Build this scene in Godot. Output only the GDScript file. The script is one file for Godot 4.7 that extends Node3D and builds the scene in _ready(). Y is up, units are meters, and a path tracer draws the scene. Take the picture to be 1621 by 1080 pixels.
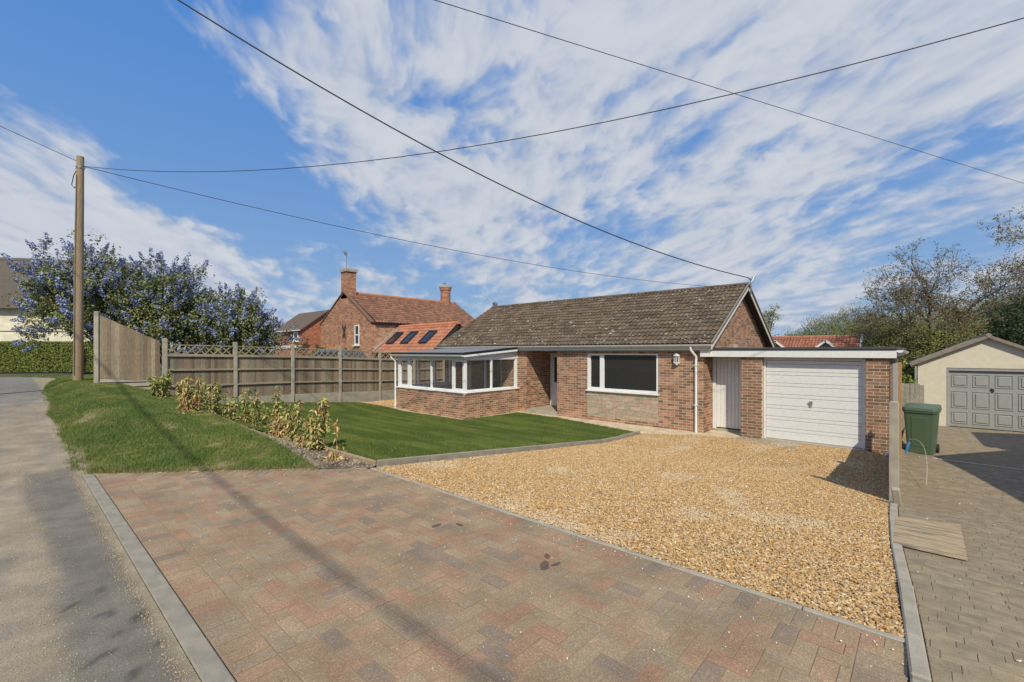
extends Node3D

# ---------------------------------------------------------------- mesh builder
class MB:
	var v := PackedVector3Array()
	var n := PackedVector3Array()
	var c := PackedColorArray()
	var ix := PackedInt32Array()

	func tri(a: Vector3, b: Vector3, d: Vector3, col: Color) -> void:
		var nn := (b - a).cross(d - a).normalized()
		var k := v.size()
		v.append(a); v.append(b); v.append(d)
		n.append(nn); n.append(nn); n.append(nn)
		c.append(col); c.append(col); c.append(col)
		ix.append(k); ix.append(k + 2); ix.append(k + 1)

	func quad(a: Vector3, b: Vector3, d: Vector3, e: Vector3, col: Color) -> void:
		var nn := (b - a).cross(d - a)
		if nn.length_squared() < 1e-14:
			nn = (d - a).cross(e - a)
		nn = nn.normalized()
		var k := v.size()
		v.append(a); v.append(b); v.append(d); v.append(e)
		n.append(nn); n.append(nn); n.append(nn); n.append(nn)
		c.append(col); c.append(col); c.append(col); c.append(col)
		ix.append(k); ix.append(k + 2); ix.append(k + 1)
		ix.append(k); ix.append(k + 3); ix.append(k + 2)

	func squad(a: Vector3, b: Vector3, d: Vector3, e: Vector3, na: Vector3, nb: Vector3, nd: Vector3, ne: Vector3, col: Color) -> void:
		var k := v.size()
		v.append(a); v.append(b); v.append(d); v.append(e)
		n.append(na); n.append(nb); n.append(nd); n.append(ne)
		c.append(col); c.append(col); c.append(col); c.append(col)
		ix.append(k); ix.append(k + 2); ix.append(k + 1)
		ix.append(k); ix.append(k + 3); ix.append(k + 2)

	func box(t: Transform3D, s: Vector3, col: Color, back := true) -> void:
		var h := s * 0.5
		var p := []
		for i in 8:
			p.append(t * Vector3(h.x if i & 1 else -h.x, h.y if i & 2 else -h.y, h.z if i & 4 else -h.z))
		quad(p[4], p[5], p[7], p[6], col)
		if back:
			quad(p[1], p[0], p[2], p[3], col)
		quad(p[5], p[1], p[3], p[7], col)
		quad(p[0], p[4], p[6], p[2], col)
		quad(p[6], p[7], p[3], p[2], col)
		quad(p[0], p[1], p[5], p[4], col)

	func bx(lo: Vector3, hi: Vector3, col := Color.WHITE) -> void:
		box(Transform3D(Basis(), (lo + hi) * 0.5), hi - lo, col)

	# box with chamfered edges (front and back faces along z stay large)
	func cbox(t: Transform3D, s: Vector3, b: float, col: Color) -> void:
		var h := s * 0.5
		var g := h - Vector3(b, b, b)
		var ax := [Vector3.RIGHT, Vector3.UP, Vector3.BACK]
		for a in 3:
			var u: Vector3 = ax[(a + 1) % 3]
			var w: Vector3 = ax[(a + 2) % 3]
			var d: Vector3 = ax[a]
			for sg in [-1.0, 1.0]:
				var o: Vector3 = d * h[a] * sg
				var gu: Vector3 = u * g[(a + 1) % 3]
				var gw: Vector3 = w * g[(a + 2) % 3]
				if sg > 0:
					quad(t * (o - gu - gw), t * (o + gu - gw), t * (o + gu + gw), t * (o - gu + gw), col)
				else:
					quad(t * (o - gu - gw), t * (o - gu + gw), t * (o + gu + gw), t * (o + gu - gw), col)
				# one chamfer strip per edge: between face a and face (a+1)
				var d2 := u
				for s2 in [-1.0, 1.0]:
					var p1: Vector3 = d * h[a] * sg + d2 * g[(a + 1) % 3] * s2
					var p2: Vector3 = d * g[a] * sg + d2 * h[(a + 1) % 3] * s2
					if sg * s2 > 0:
						quad(t * (p1 - gw), t * (p2 - gw), t * (p2 + gw), t * (p1 + gw), col)
					else:
						quad(t * (p1 - gw), t * (p1 + gw), t * (p2 + gw), t * (p2 - gw), col)

		for k in 8:
			var sx := 1.0 if k & 1 else -1.0
			var sy := 1.0 if k & 2 else -1.0
			var sz := 1.0 if k & 4 else -1.0
			var a := t * Vector3(h.x * sx, g.y * sy, g.z * sz)
			var e := t * Vector3(g.x * sx, h.y * sy, g.z * sz)
			var f := t * Vector3(g.x * sx, g.y * sy, h.z * sz)
			if sx * sy * sz > 0:
				tri(a, e, f, col)
			else:
				tri(a, f, e, col)

	func tube(pts: Array, rad: Array, sides: int, col: Color, caps := true) -> void:
		var m := pts.size()
		var rings := []
		var norms := []
		var ref := Vector3.UP
		for i in m:
			var d: Vector3
			if i == 0:
				d = pts[1] - pts[0]
			elif i == m - 1:
				d = pts[m - 1] - pts[m - 2]
			else:
				d = pts[i + 1] - pts[i - 1]
			d = d.normalized()
			if absf(d.dot(ref)) > 0.95:
				ref = Vector3.RIGHT if absf(d.x) < 0.9 else Vector3.BACK
			var a := d.cross(ref).normalized()
			var b := a.cross(d).normalized()
			ref = b
			var ring := []
			var rn := []
			for k in sides:
				var w := TAU * k / sides
				var q := a * cos(w) + b * sin(w)
				ring.append(pts[i] + q * rad[i])
				rn.append(q)
			rings.append(ring)
			norms.append(rn)
		for i in m - 1:
			for k in sides:
				var k2 := (k + 1) % sides
				squad(rings[i][k], rings[i + 1][k], rings[i + 1][k2], rings[i][k2], norms[i][k], norms[i + 1][k], norms[i + 1][k2], norms[i][k2], col)
		if caps:
			for e in [0, m - 1]:
				for k in range(1, sides - 1):
					if e == 0:
						tri(rings[0][0], rings[0][k], rings[0][k + 1], col)
					else:
						tri(rings[e][0], rings[e][k + 1], rings[e][k], col)

	# flat polygon (x, z) raised into a slab
	func slab(poly: PackedVector2Array, y0: float, y1: float, col: Color) -> void:
		var q := poly
		var sa := 0.0
		for i in q.size():
			sa += q[i].cross(q[(i + 1) % q.size()])
		if sa < 0.0:
			q = q.duplicate()
			q.reverse()
		var t := Geometry2D.triangulate_polygon(q)
		for i in range(0, t.size(), 3):
			var a := q[t[i]]
			var b := q[t[i + 1]]
			var d := q[t[i + 2]]
			if (b - a).cross(d - a) > 0:
				var w := b
				b = d
				d = w
			tri(Vector3(a.x, y1, a.y), Vector3(b.x, y1, b.y), Vector3(d.x, y1, d.y), col)
		for i in q.size():
			var a := q[i]
			var b := q[(i + 1) % q.size()]
			quad(Vector3(b.x, y0, b.y), Vector3(a.x, y0, a.y), Vector3(a.x, y1, a.y), Vector3(b.x, y1, b.y), col)

	# leaf of four triangles, folded along its middle
	func leaf(p: Vector3, dir: Vector3, side: Vector3, len: float, wid: float, droop: float, col: Color) -> void:
		var up := side.cross(dir)
		var m := p + dir * len * 0.5 + up * wid * -0.15
		var l := p + dir * len * 0.45 + side * wid * 0.5
		var r := p + dir * len * 0.45 - side * wid * 0.5
		var t := p + dir * len - Vector3.UP * droop * len
		tri(p, m, l, col); tri(p, r, m, col); tri(m, t, l, col); tri(r, t, m, col)

	func petal(p: Vector3, a: Vector3, b: Vector3, col: Color) -> void:
		tri(p - a, p - b, p + a, col); tri(p - a, p + a, p + b, col)

	func done() -> ArrayMesh:
		var m := ArrayMesh.new()
		if v.is_empty():
			return m
		var arr := []
		arr.resize(Mesh.ARRAY_MAX)
		arr[Mesh.ARRAY_VERTEX] = v
		arr[Mesh.ARRAY_NORMAL] = n
		arr[Mesh.ARRAY_COLOR] = c
		arr[Mesh.ARRAY_INDEX] = ix
		m.add_surface_from_arrays(Mesh.PRIMITIVE_TRIANGLES, arr)
		return m

var rng := RandomNumberGenerator.new()
var M := {}
var T := {}
var TM := {}
var used := {}
var fn := FastNoiseLite.new()
var fn2 := FastNoiseLite.new()
const EYE := 2.25
const FOC := 720.0
const YAW := 0.73551
var FW := Vector3(-sin(YAW), 0, -cos(YAW))
var RT := Vector3(cos(YAW), 0, -sin(YAW))

func rr(a: float, b: float) -> float:
	return rng.randf_range(a, b)

func P(x: float, y: float, t: float) -> Vector3:
	return Vector3(0, EYE, 0) + (FW + RT * (x - 810.5) / FOC - Vector3.UP * (y - 556.0) / FOC) * t

func L(r: float, g: float, b: float) -> Color:
	return Color(r, g, b)

func vary(c: Color, a: float) -> Color:
	var k := 1.0 + rr(-a, a)
	return Color(c.r * k, c.g * k * (1.0 + rr(-a, a) * 0.15), c.b * k * (1.0 + rr(-a, a) * 0.2))

func sm(a: float, b: float, x: float) -> float:
	return smoothstep(a, b, x)

# ---------------------------------------------------------------- ground shape
func border_x(z: float) -> float:
	return -8.75 + clampf(-0.74 - z, 0.0, 2.93) * 0.894

func G(x: float, z: float) -> float:
	var y := 0.5 * clampf((z + 9.8) / 6.1, 0.0, 1.0)
	if x > -0.32 and z < -12.0:
		y -= 0.2 * clampf((-12.0 - z) / 8.0, 0.0, 1.0)
	var xb := border_x(z)
	var s := clampf((xb - x) / (xb + 16.5), 0.0, 1.0)
	var rise := 0.64 * pow(s, 0.85)
	var zl := -3.08 + 0.025 * (-6.6 - x)
	var zr := -3.78 + 0.037 * (-6.1 - x)
	var w := sm(zr, zl, z)
	if x < -17.2:
		w = maxf(w, sm(-17.2, -19.0, x))
		w *= 1.0 - sm(-6.0, -16.0, z) * 0.6
	y += rise * w
	y += 0.20 * sm(-0.62, -1.25, z) * sm(-9.3, -11.6, x) * sm(-2.7, -1.9, z) * w * (1.0 - sm(-19.0, -24.0, x))
	y += 0.17 * sm(-14.0, -16.6, x) * (1.0 - w)
	return y

func GN(x: float, z: float) -> Vector3:
	var e := 0.06
	return Vector3(G(x - e, z) - G(x + e, z), 2.0 * e, G(x, z - e) - G(x, z + e)).normalized()

func on(x: float, z: float, lift := 0.0) -> Vector3:
	return Vector3(x, G(x, z) + lift, z)

# ---------------------------------------------------------------- naming
func numbered(called: String) -> String:
	if not used.has(called):
		used[called] = 0
		return called
	used[called] += 1
	return "%s_%03d" % [called, used[called]]

func tag(o: Node3D, label: String, category: String, group := "", kind := "") -> Node3D:
	if label != "":
		o.set_meta("label", label)
	if category != "":
		o.set_meta("category", category)
	if group != "":
		o.set_meta("group", group)
	if kind != "":
		o.set_meta("kind", kind)
	return o

func thing(called: String, label: String, category: String, at := Vector3.ZERO, group := "") -> Node3D:
	var o := Node3D.new()
	o.name = numbered(called)
	add_child(o)
	o.position = at
	tag(o, label, category, group)
	return o

func part(parent: Node3D, called: String, m: Mesh, mat: Material, xf := Transform3D()) -> MeshInstance3D:
	var o := MeshInstance3D.new()
	o.mesh = m
	o.material_override = mat
	o.transform = xf
	if parent == self:
		o.name = numbered(called)
		add_child(o)
	else:
		o.name = called
		parent.add_child(o, true)
	return o

func stuff(parent: Node3D, called: String, m: Mesh, mat: Material, label := "") -> MeshInstance3D:
	var o := part(parent, called, m, mat)
	o.set_meta("kind", "stuff")
	if label != "":
		o.set_meta("label", label)
	return o

func boxpart(parent: Node3D, called: String, lo: Vector3, hi: Vector3, mat: Material, bev := 0.0) -> MeshInstance3D:
	var b := MB.new()
	if bev > 0.0:
		b.cbox(Transform3D(Basis(), (lo + hi) * 0.5), hi - lo, bev, Color.WHITE)
	else:
		b.bx(lo, hi)
	return part(parent, called, b.done(), mat)

# ---------------------------------------------------------------- materials
func noise_tex(key: String, type: int, freq: float, oct: int, lo: Color, hi: Color, size := 512, mid := Color(-1, 0, 0), midpos := 0.5) -> void:
	var f := FastNoiseLite.new()
	f.noise_type = type
	f.frequency = freq
	f.seed = 11 + T.size() * 7
	f.fractal_octaves = oct
	if type == FastNoiseLite.TYPE_CELLULAR:
		f.cellular_return_type = FastNoiseLite.RETURN_CELL_VALUE
		f.fractal_type = FastNoiseLite.FRACTAL_NONE
	var t := NoiseTexture2D.new()
	t.width = size
	t.height = size
	t.seamless = true
	t.noise = f
	var g := Gradient.new()
	TM[key] = (lo + hi) * 0.5 if mid.r < 0.0 else (lo + mid * 2.0 + hi) * 0.25
	lo = lo.linear_to_srgb()
	hi = hi.linear_to_srgb()
	if mid.r >= 0.0:
		mid = mid.linear_to_srgb()
		g.offsets = PackedFloat32Array([0.0, midpos, 1.0])
		g.colors = PackedColorArray([lo, mid, hi])
	else:
		g.offsets = PackedFloat32Array([0.0, 1.0])
		g.colors = PackedColorArray([lo, hi])
	t.color_ramp = g
	T[key] = t

func mat(key: String, col: Color, rough: float, tex := "", scale := 1.0, tex2 := "", scale2 := 1.0, bump := "", bumpcm := 0.0, vcol := false, stretch := Vector3.ONE) -> StandardMaterial3D:
	var m := StandardMaterial3D.new()
	# the textures vary round one, so that the base colour stays the mean
	for k in [tex, tex2]:
		if k != "":
			col = Color(col.r / TM[k].r, col.g / TM[k].g, col.b / TM[k].b)
	m.albedo_color = col.linear_to_srgb()
	m.roughness = rough
	m.vertex_color_use_as_albedo = vcol
	if tex != "":
		m.albedo_texture = T[tex]
	if tex != "" or bump != "":
		m.uv1_triplanar = true
		m.uv1_world_triplanar = true
		m.uv1_scale = stretch * scale
	if tex2 != "":
		m.detail_enabled = true
		m.detail_blend_mode = BaseMaterial3D.BLEND_MODE_MUL
		m.detail_uv_layer = BaseMaterial3D.DETAIL_UV_2
		m.detail_albedo = T[tex2]
		m.uv2_triplanar = true
		m.uv2_world_triplanar = true
		m.uv2_scale = stretch * scale2
	if bump != "":
		m.heightmap_enabled = true
		m.heightmap_texture = T[bump]
		m.heightmap_scale = bumpcm
	M[key] = m
	return m

func tones(key: String, cols: Array, rough: float, tex: String, scale: float, tex2: String, scale2: float, bump := "", bumpcm := 0.0, stretch := Vector3.ONE) -> void:
	var a := []
	for i in cols.size():
		a.append(mat("%s_tone%d" % [key, i], cols[i], rough, tex, scale, tex2, scale2, bump, bumpcm, false, stretch))
	M[key + "_tones"] = a
	M[key + "_cols"] = cols
	mat(key, Color.WHITE, rough, tex, scale, tex2, scale2, bump, bumpcm, true, stretch)

func materials() -> void:
	var g := func(a: float) -> Color: return Color(a, a, a)
	noise_tex("grain", FastNoiseLite.TYPE_SIMPLEX, 0.12, 4, g.call(0.62), g.call(1.0))
	noise_tex("blotch", FastNoiseLite.TYPE_SIMPLEX, 0.012, 5, g.call(0.66), g.call(1.0))
	noise_tex("speck", FastNoiseLite.TYPE_CELLULAR, 0.16, 1, g.call(0.50), g.call(1.0), 512, g.call(0.66), 0.70)
	noise_tex("bricky", FastNoiseLite.TYPE_CELLULAR, 0.16, 1, Color(0.50, 0.50, 0.52), Color(1.0, 1.0, 1.0), 512, Color(0.80, 0.77, 0.74), 0.5)
	noise_tex("streak", FastNoiseLite.TYPE_SIMPLEX, 0.03, 4, Color(0.48, 0.46, 0.44), Color(1.0, 0.98, 0.95))
	noise_tex("lichen", FastNoiseLite.TYPE_SIMPLEX, 0.03, 5, Color(0.80, 0.77, 0.72), Color(1.0, 1.0, 1.0), 512, Color(0.66, 0.62, 0.58), 0.52)
	noise_tex("stain", FastNoiseLite.TYPE_SIMPLEX, 0.016, 3, Color(0.30, 0.31, 0.34), Color(1.0, 0.97, 0.92), 512, Color(0.90, 0.86, 0.80), 0.45)
	noise_tex("soft", FastNoiseLite.TYPE_SIMPLEX, 0.02, 3, g.call(0.90), g.call(1.0))
	var up := Vector3(1, 0.12, 1)
	# brick, mortar, tile, stone
	tones("brick", [L(0.349, 0.182, 0.109), L(0.407, 0.220, 0.130), L(0.281, 0.138, 0.085), L(0.446, 0.248, 0.151), L(0.223, 0.127, 0.088), L(0.388, 0.220, 0.146), L(0.320, 0.160, 0.094), L(0.184, 0.116, 0.083)], 0.9, "grain", 2.2, "blotch", 0.35, "grain", 0.25)
	tones("gbrick", [L(0.279, 0.146, 0.088), L(0.197, 0.120, 0.076), L(0.328, 0.163, 0.097), L(0.164, 0.107, 0.071), L(0.262, 0.155, 0.097), L(0.230, 0.116, 0.071), L(0.312, 0.189, 0.122)], 0.9, "grain", 2.2, "blotch", 0.35, "grain", 0.25)
	mat("mortar", L(0.62, 0.50, 0.385), 0.95, "grain", 2.0, "blotch", 0.4)
	tones("tile", [L(0.138, 0.102, 0.071), L(0.117, 0.086, 0.060), L(0.163, 0.123, 0.087), L(0.097, 0.069, 0.048), L(0.148, 0.104, 0.070)], 0.95, "lichen", 0.8, "grain", 2.4, "grain", 0.5)
	tones("stone", [L(0.448, 0.352, 0.263), L(0.403, 0.314, 0.224), L(0.470, 0.319, 0.246), L(0.370, 0.347, 0.246), L(0.493, 0.396, 0.302)], 0.9, "blotch", 1.2, "grain", 1.2, "blotch", 0.5)
	tones("paver", [L(0.343, 0.232, 0.143), L(0.334, 0.242, 0.153), L(0.359, 0.232, 0.145), L(0.308, 0.232, 0.149), L(0.337, 0.211, 0.134), L(0.302, 0.229, 0.153), L(0.262, 0.197, 0.143), L(0.354, 0.211, 0.134), L(0.354, 0.256, 0.163), L(0.323, 0.246, 0.160), L(0.337, 0.236, 0.146), L(0.329, 0.226, 0.143)], 0.9, "speck", 2.4, "blotch", 0.22, "grain", 0.35)
	tones("drive", [L(0.282, 0.228, 0.151), L(0.267, 0.213, 0.141), L(0.297, 0.238, 0.155), L(0.259, 0.204, 0.137), L(0.248, 0.199, 0.137)], 0.95, "blotch", 0.9, "grain", 1.2, "grain", 0.5)
	mat("joint", L(0.31, 0.245, 0.165), 1.0, "grain", 2.0)
	mat("joint2", L(0.24, 0.195, 0.135), 1.0, "grain", 2.0)
	# timber
	tones("wood", [L(0.29, 0.235, 0.165), L(0.235, 0.18, 0.122), L(0.325, 0.27, 0.195), L(0.185, 0.135, 0.09), L(0.275, 0.20, 0.13), L(0.255, 0.22, 0.165), L(0.215, 0.175, 0.125)], 0.9, "streak", 3.0, "blotch", 0.5, "streak", 0.15, up)
	mat("rail", L(0.32, 0.265, 0.185), 0.9, "streak", 3.0, "blotch", 0.6, "", 0.0, false, Vector3(0.12, 1, 0.12))
	mat("pole", L(0.30, 0.225, 0.145), 0.85, "streak", 2.6, "blotch", 0.6, "streak", 0.3, false, Vector3(1, 0.06, 1))
	mat("board", L(0.36, 0.275, 0.175), 0.85, "streak", 1.6, "stain", 0.9, "", 0.0, false, Vector3(0.15, 1, 1))
	mat("brown_post", L(0.40, 0.23, 0.10), 0.85, "streak", 3.0, "", 1.0, "", 0.0, false, up)
	mat("twig", L(0.22, 0.175, 0.125), 0.95, "grain", 0.8)
	mat("bark", L(0.15, 0.115, 0.08), 0.95, "grain", 0.8)
	mat("edging_wood", L(0.36, 0.26, 0.16), 0.9, "streak", 2.0, "", 1.0, "", 0.0, false, Vector3(0.2, 1, 1))
	# concrete, tarmac, soil
	mat("concrete", L(0.37, 0.33, 0.265), 0.95, "grain", 1.4, "blotch", 0.5, "grain", 0.3)
	mat("kerb", L(0.285, 0.255, 0.205), 0.95, "grain", 1.6, "blotch", 0.6, "grain", 0.3)
	mat("sandy", Color.WHITE, 1.0, "grain", 1.6, "blotch", 0.4, "grain", 0.6, true)
	mat("tarmac", Color.WHITE, 0.95, "speck", 2.6, "blotch", 0.35, "speck", 1.0, true)
	mat("soil", Color.WHITE, 1.0, "grain", 1.5, "blotch", 0.6, "blotch", 2.0, true)
	mat("turf", Color.WHITE, 1.0, "grain", 2.0, "", 1.0, "", 0.0, true)
	mat("earth", L(0.085, 0.085, 0.04), 1.0, "grain", 0.3, "blotch", 0.05)
	# paint, plastic, metal
	mat("white", L(0.76, 0.76, 0.75), 0.45, "soft", 0.8)
	mat("upvc", L(0.80, 0.80, 0.80), 0.3)
	mat("offwhite", L(0.66, 0.65, 0.61), 0.5, "soft", 1.2)
	mat("garage_white", L(0.73, 0.73, 0.72), 0.45, "soft", 0.7, "soft", 4.0)
	mat("felt", L(0.06, 0.062, 0.066), 0.85, "grain", 1.5)
	mat("roof_grey", L(0.20, 0.21, 0.22), 0.7, "grain", 0.7)
	mat("dark", L(0.03, 0.03, 0.032), 0.5)
	mat("black", L(0.015, 0.015, 0.016), 0.5)
	mat("steel", L(0.35, 0.35, 0.36), 0.35)
	M.steel.metallic = 0.8
	mat("green_plastic", L(0.085, 0.135, 0.08), 0.42, "soft", 1.0)
	mat("blue_plastic", L(0.05, 0.25, 0.62), 0.5)
	mat("grey_door", L(0.34, 0.345, 0.33), 0.5, "soft", 0.6)
	mat("cream", L(0.70, 0.64, 0.51), 0.95, "soft", 0.35, "grain", 0.9, "grain", 0.3)
	mat("cottage_cream", L(0.72, 0.67, 0.53), 0.95, "blotch", 0.2)
	mat("thatch", L(0.12, 0.102, 0.082), 1.0, "streak", 0.5, "grain", 0.5, "streak", 4.0)
	mat("asbestos", L(0.27, 0.225, 0.18), 0.95, "blotch", 0.6, "grain", 0.8)
	mat("plaster", L(0.22, 0.21, 0.195), 0.9)
	mat("carpet", L(0.10, 0.09, 0.08), 1.0)
	mat("house_brick", Color.WHITE, 0.95, "bricky", 1.0, "blotch", 0.22, "", 0.0, true)
	M.house_brick.uv1_scale = Vector3(0.055, 0.16, 0.055)
	mat("pantile", Color.WHITE, 0.9, "blotch", 0.25, "grain", 0.6, "", 0.0, true)
	mat("slate", L(0.135, 0.095, 0.072), 0.9, "streak", 0.5, "grain", 0.6)
	mat("orange_brick", L(0.36, 0.145, 0.085), 0.95, "bricky", 1.0, "blotch", 0.2)
	M.orange_brick.uv1_scale = Vector3(0.055, 0.16, 0.055)
	mat("lead", L(0.30, 0.30, 0.30), 0.6, "blotch", 0.5)
	mat("cable", L(0.03, 0.03, 0.033), 0.6)
	mat("car_paint", L(0.10, 0.14, 0.20), 0.3)
	M.car_paint.clearcoat_enabled = true
	M.car_paint.clearcoat = 0.8
	mat("leaf", Color.WHITE, 0.65, "", 1.0, "", 1.0, "", 0.0, true)
	M.leaf.backlight_enabled = true
	M.leaf.backlight = Color(0.35, 0.35, 0.35)
	mat("flower", Color.WHITE, 0.8, "", 1.0, "", 1.0, "", 0.0, true)
	mat("blade", Color.WHITE, 0.7, "", 1.0, "", 1.0, "", 0.0, true)
	M.blade.backlight_enabled = true
	M.blade.backlight = Color(0.3, 0.3, 0.3)
	mat("pebble", Color.WHITE, 0.85, "grain", 1.0, "", 1.0, "", 0.0, true)
	var gl := StandardMaterial3D.new()
	gl.albedo_color = Color(0.8, 0.8, 0.8, 0.05)
	gl.transparency = BaseMaterial3D.TRANSPARENCY_ALPHA
	gl.roughness = 0.02
	gl.metallic_specular = 0.5
	M["glass"] = gl

# ---------------------------------------------------------------- sheets that follow the ground
func sheet(poly: PackedVector2Array, step: float, lift: float, colour: Callable) -> ArrayMesh:
	var b := MB.new()
	var lo := poly[0]
	var hi := poly[0]
	for p in poly:
		lo = lo.min(p)
		hi = hi.max(p)
	var nx := int(ceil((hi.x - lo.x) / step))
	var nz := int(ceil((hi.y - lo.y) / step))
	var ins := PackedByteArray()
	ins.resize((nx + 1) * (nz + 1))
	var ids := PackedInt32Array()
	ids.resize((nx + 1) * (nz + 1))
	ids.fill(-1)
	for j in nz + 1:
		for i in nx + 1:
			ins[j * (nx + 1) + i] = 1 if Geometry2D.is_point_in_polygon(lo + Vector2(i, j) * step, poly) else 0
	for j in nz:
		for i in nx:
			var k := [j * (nx + 1) + i, j * (nx + 1) + i + 1, (j + 1) * (nx + 1) + i + 1, (j + 1) * (nx + 1) + i]
			var sum := ins[k[0]] + ins[k[1]] + ins[k[2]] + ins[k[3]]
			var q := lo + Vector2(i, j) * step
			if sum == 4:
				var id := []
				for m in 4:
					if ids[k[m]] < 0:
						ids[k[m]] = b.v.size()
						var p: Vector2 = q + [Vector2.ZERO, Vector2(step, 0), Vector2(step, step), Vector2(0, step)][m]
						b.v.append(on(p.x, p.y, lift))
						b.n.append(GN(p.x, p.y))
						b.c.append(colour.call(p.x, p.y))
					id.append(ids[k[m]])
				b.ix.append_array(PackedInt32Array([id[0], id[1], id[2], id[0], id[2], id[3]]))
			elif sum > 0:
				var cell := PackedVector2Array([q, q + Vector2(step, 0), q + Vector2(step, step), q + Vector2(0, step)])
				for piece in Geometry2D.intersect_polygons(cell, poly):
					var t := Geometry2D.triangulate_polygon(piece)
					for m in range(0, t.size(), 3):
						var a: Vector2 = piece[t[m]]
						var e: Vector2 = piece[t[m + 1]]
						var d: Vector2 = piece[t[m + 2]]
						if (e - a).cross(d - a) < 0:
							var w := e
							e = d
							d = w
						var s := b.v.size()
						for p in [a, e, d]:
							b.v.append(on(p.x, p.y, lift))
							b.n.append(GN(p.x, p.y))
							b.c.append(colour.call(p.x, p.y))
						b.ix.append_array(PackedInt32Array([s, s + 1, s + 2]))
	return b.done()

func rand_in(poly: PackedVector2Array) -> Vector2:
	var lo := poly[0]
	var hi := poly[0]
	for p in poly:
		lo = lo.min(p)
		hi = hi.max(p)
	for i in 60:
		var q := Vector2(rr(lo.x, hi.x), rr(lo.y, hi.y))
		if Geometry2D.is_point_in_polygon(q, poly):
			return q
	return poly[0]

func multi(called: String, m: Mesh, mt: Material, xf: Array, cols: PackedColorArray) -> MultiMeshInstance3D:
	var mm := MultiMesh.new()
	mm.transform_format = MultiMesh.TRANSFORM_3D
	mm.use_colors = true
	mm.mesh = m
	mm.instance_count = xf.size()
	for i in xf.size():
		mm.set_instance_transform(i, xf[i])
		mm.set_instance_color(i, cols[i])
	var o := MultiMeshInstance3D.new()
	o.multimesh = mm
	o.material_override = mt
	o.name = numbered(called)
	add_child(o)
	return o

func area(poly: PackedVector2Array) -> float:
	var a := 0.0
	for i in poly.size():
		a += poly[i].cross(poly[(i + 1) % poly.size()])
	return absf(a) * 0.5

# ---------------------------------------------------------------- brickwork
# bricks on a wall plane: o lower corner, u along, nrm outward; holes are Rect2(u, y, w, h); span(y) gives the [from, to] of a gable
func bricks(list: Array, o: Vector3, u: Vector3, nrm: Vector3, length: float, y0: float, y1: float, holes: Array, span = null, start := 0.0) -> void:
	var rows := int((y1 - y0) / 0.075 + 0.01)
	for r in rows:
		var yb := y0 + r * 0.075
		var yc := yb + 0.0325
		var a0 := 0.0
		var a1 := length
		if span != null:
			var sp: Vector2 = span.call(yb + 0.065)
			a0 = maxf(a0, sp.x)
			a1 = minf(a1, sp.y)
		var at := -0.225 + (0.1125 if (r + int(round(y0 / 0.075))) % 2 else 0.0) + start
		while at < a1:
			var segs := [Vector2(maxf(at, a0), minf(at + 0.215, a1))]
			for h: Rect2 in holes:
				if yc > h.position.y and yc < h.end.y:
					var out := []
					for s: Vector2 in segs:
						if h.end.x <= s.x or h.position.x >= s.y:
							out.append(s)
						else:
							if h.position.x > s.x:
								out.append(Vector2(s.x, h.position.x))
							if h.end.x < s.y:
								out.append(Vector2(h.end.x, s.y))
					segs = out
			for s: Vector2 in segs:
				if s.y - s.x > 0.008:
					var w := s.y - s.x
					var t := Transform3D(Basis(u * maxf(w - 0.003, 0.006), Vector3(0, 0.061, 0), nrm * 0.03), o + u * (s.x + w * 0.5) + Vector3(0, yc, 0) + nrm * (-0.0165 + rr(-0.0012, 0.002)))
					list.append(t)
			at += 0.225

func near_first(list: Array) -> void:
	var eye := Vector3(0, EYE, 0)
	list.sort_custom(func(a, b): return a.origin.distance_squared_to(eye) < b.origin.distance_squared_to(eye))

var unit_box: ArrayMesh
var unit_open: ArrayMesh

func tone() -> int:
	return rng.randi()

func emit(parent: Node3D, called: String, list: Array, key: String, most: int, m: Mesh = null) -> void:
	near_first(list)
	var ts: Array = M[key + "_tones"]
	var cs: Array = M[key + "_cols"]
	var b := MB.new()
	for i in list.size():
		var k := tone() % ts.size()
		if i < most:
			part(parent, called, m if m else unit_open, ts[k], list[i])
		else:
			b.box(list[i], Vector3.ONE, vary(cs[k], 0.08), false)
	if b.v.size():
		stuff(parent, called, b.done(), M[key])

# wall core of mortar with rectangular openings
func core(b: MB, o: Vector3, u: Vector3, nrm: Vector3, length: float, height: float, thick: float, holes: Array) -> void:
	var cuts := [0.0, length]
	for h: Rect2 in holes:
		for e in [h.position.x, h.end.x]:
			if e > 0.0 and e < length and not cuts.has(e):
				cuts.append(e)
	cuts.sort()
	for i in cuts.size() - 1:
		var a: float = cuts[i]
		var e: float = cuts[i + 1]
		if i == 0:
			a += 0.007
		if i == cuts.size() - 2:
			e -= 0.007
		if e - a < 0.002:
			continue
		var m := (a + e) * 0.5
		var at := 0.0
		var blocks := []
		for h: Rect2 in holes:
			if m > h.position.x and m < h.end.x:
				blocks.append(Vector2(h.position.y, h.end.y))
		blocks.sort_custom(func(p, q): return p.x < q.x)
		var spans := []
		for q: Vector2 in blocks:
			if q.x > at:
				spans.append(Vector2(at, q.x))
			at = maxf(at, q.y)
		if at < height:
			spans.append(Vector2(at, height))
		for s: Vector2 in spans:
			var t := Transform3D(Basis(u, Vector3.UP, nrm), o + u * m + Vector3(0, (s.x + s.y) * 0.5, 0) - nrm * (thick * 0.5 + 0.005))
			b.box(t, Vector3(e - a, s.y - s.x, thick), Color.WHITE)

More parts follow.
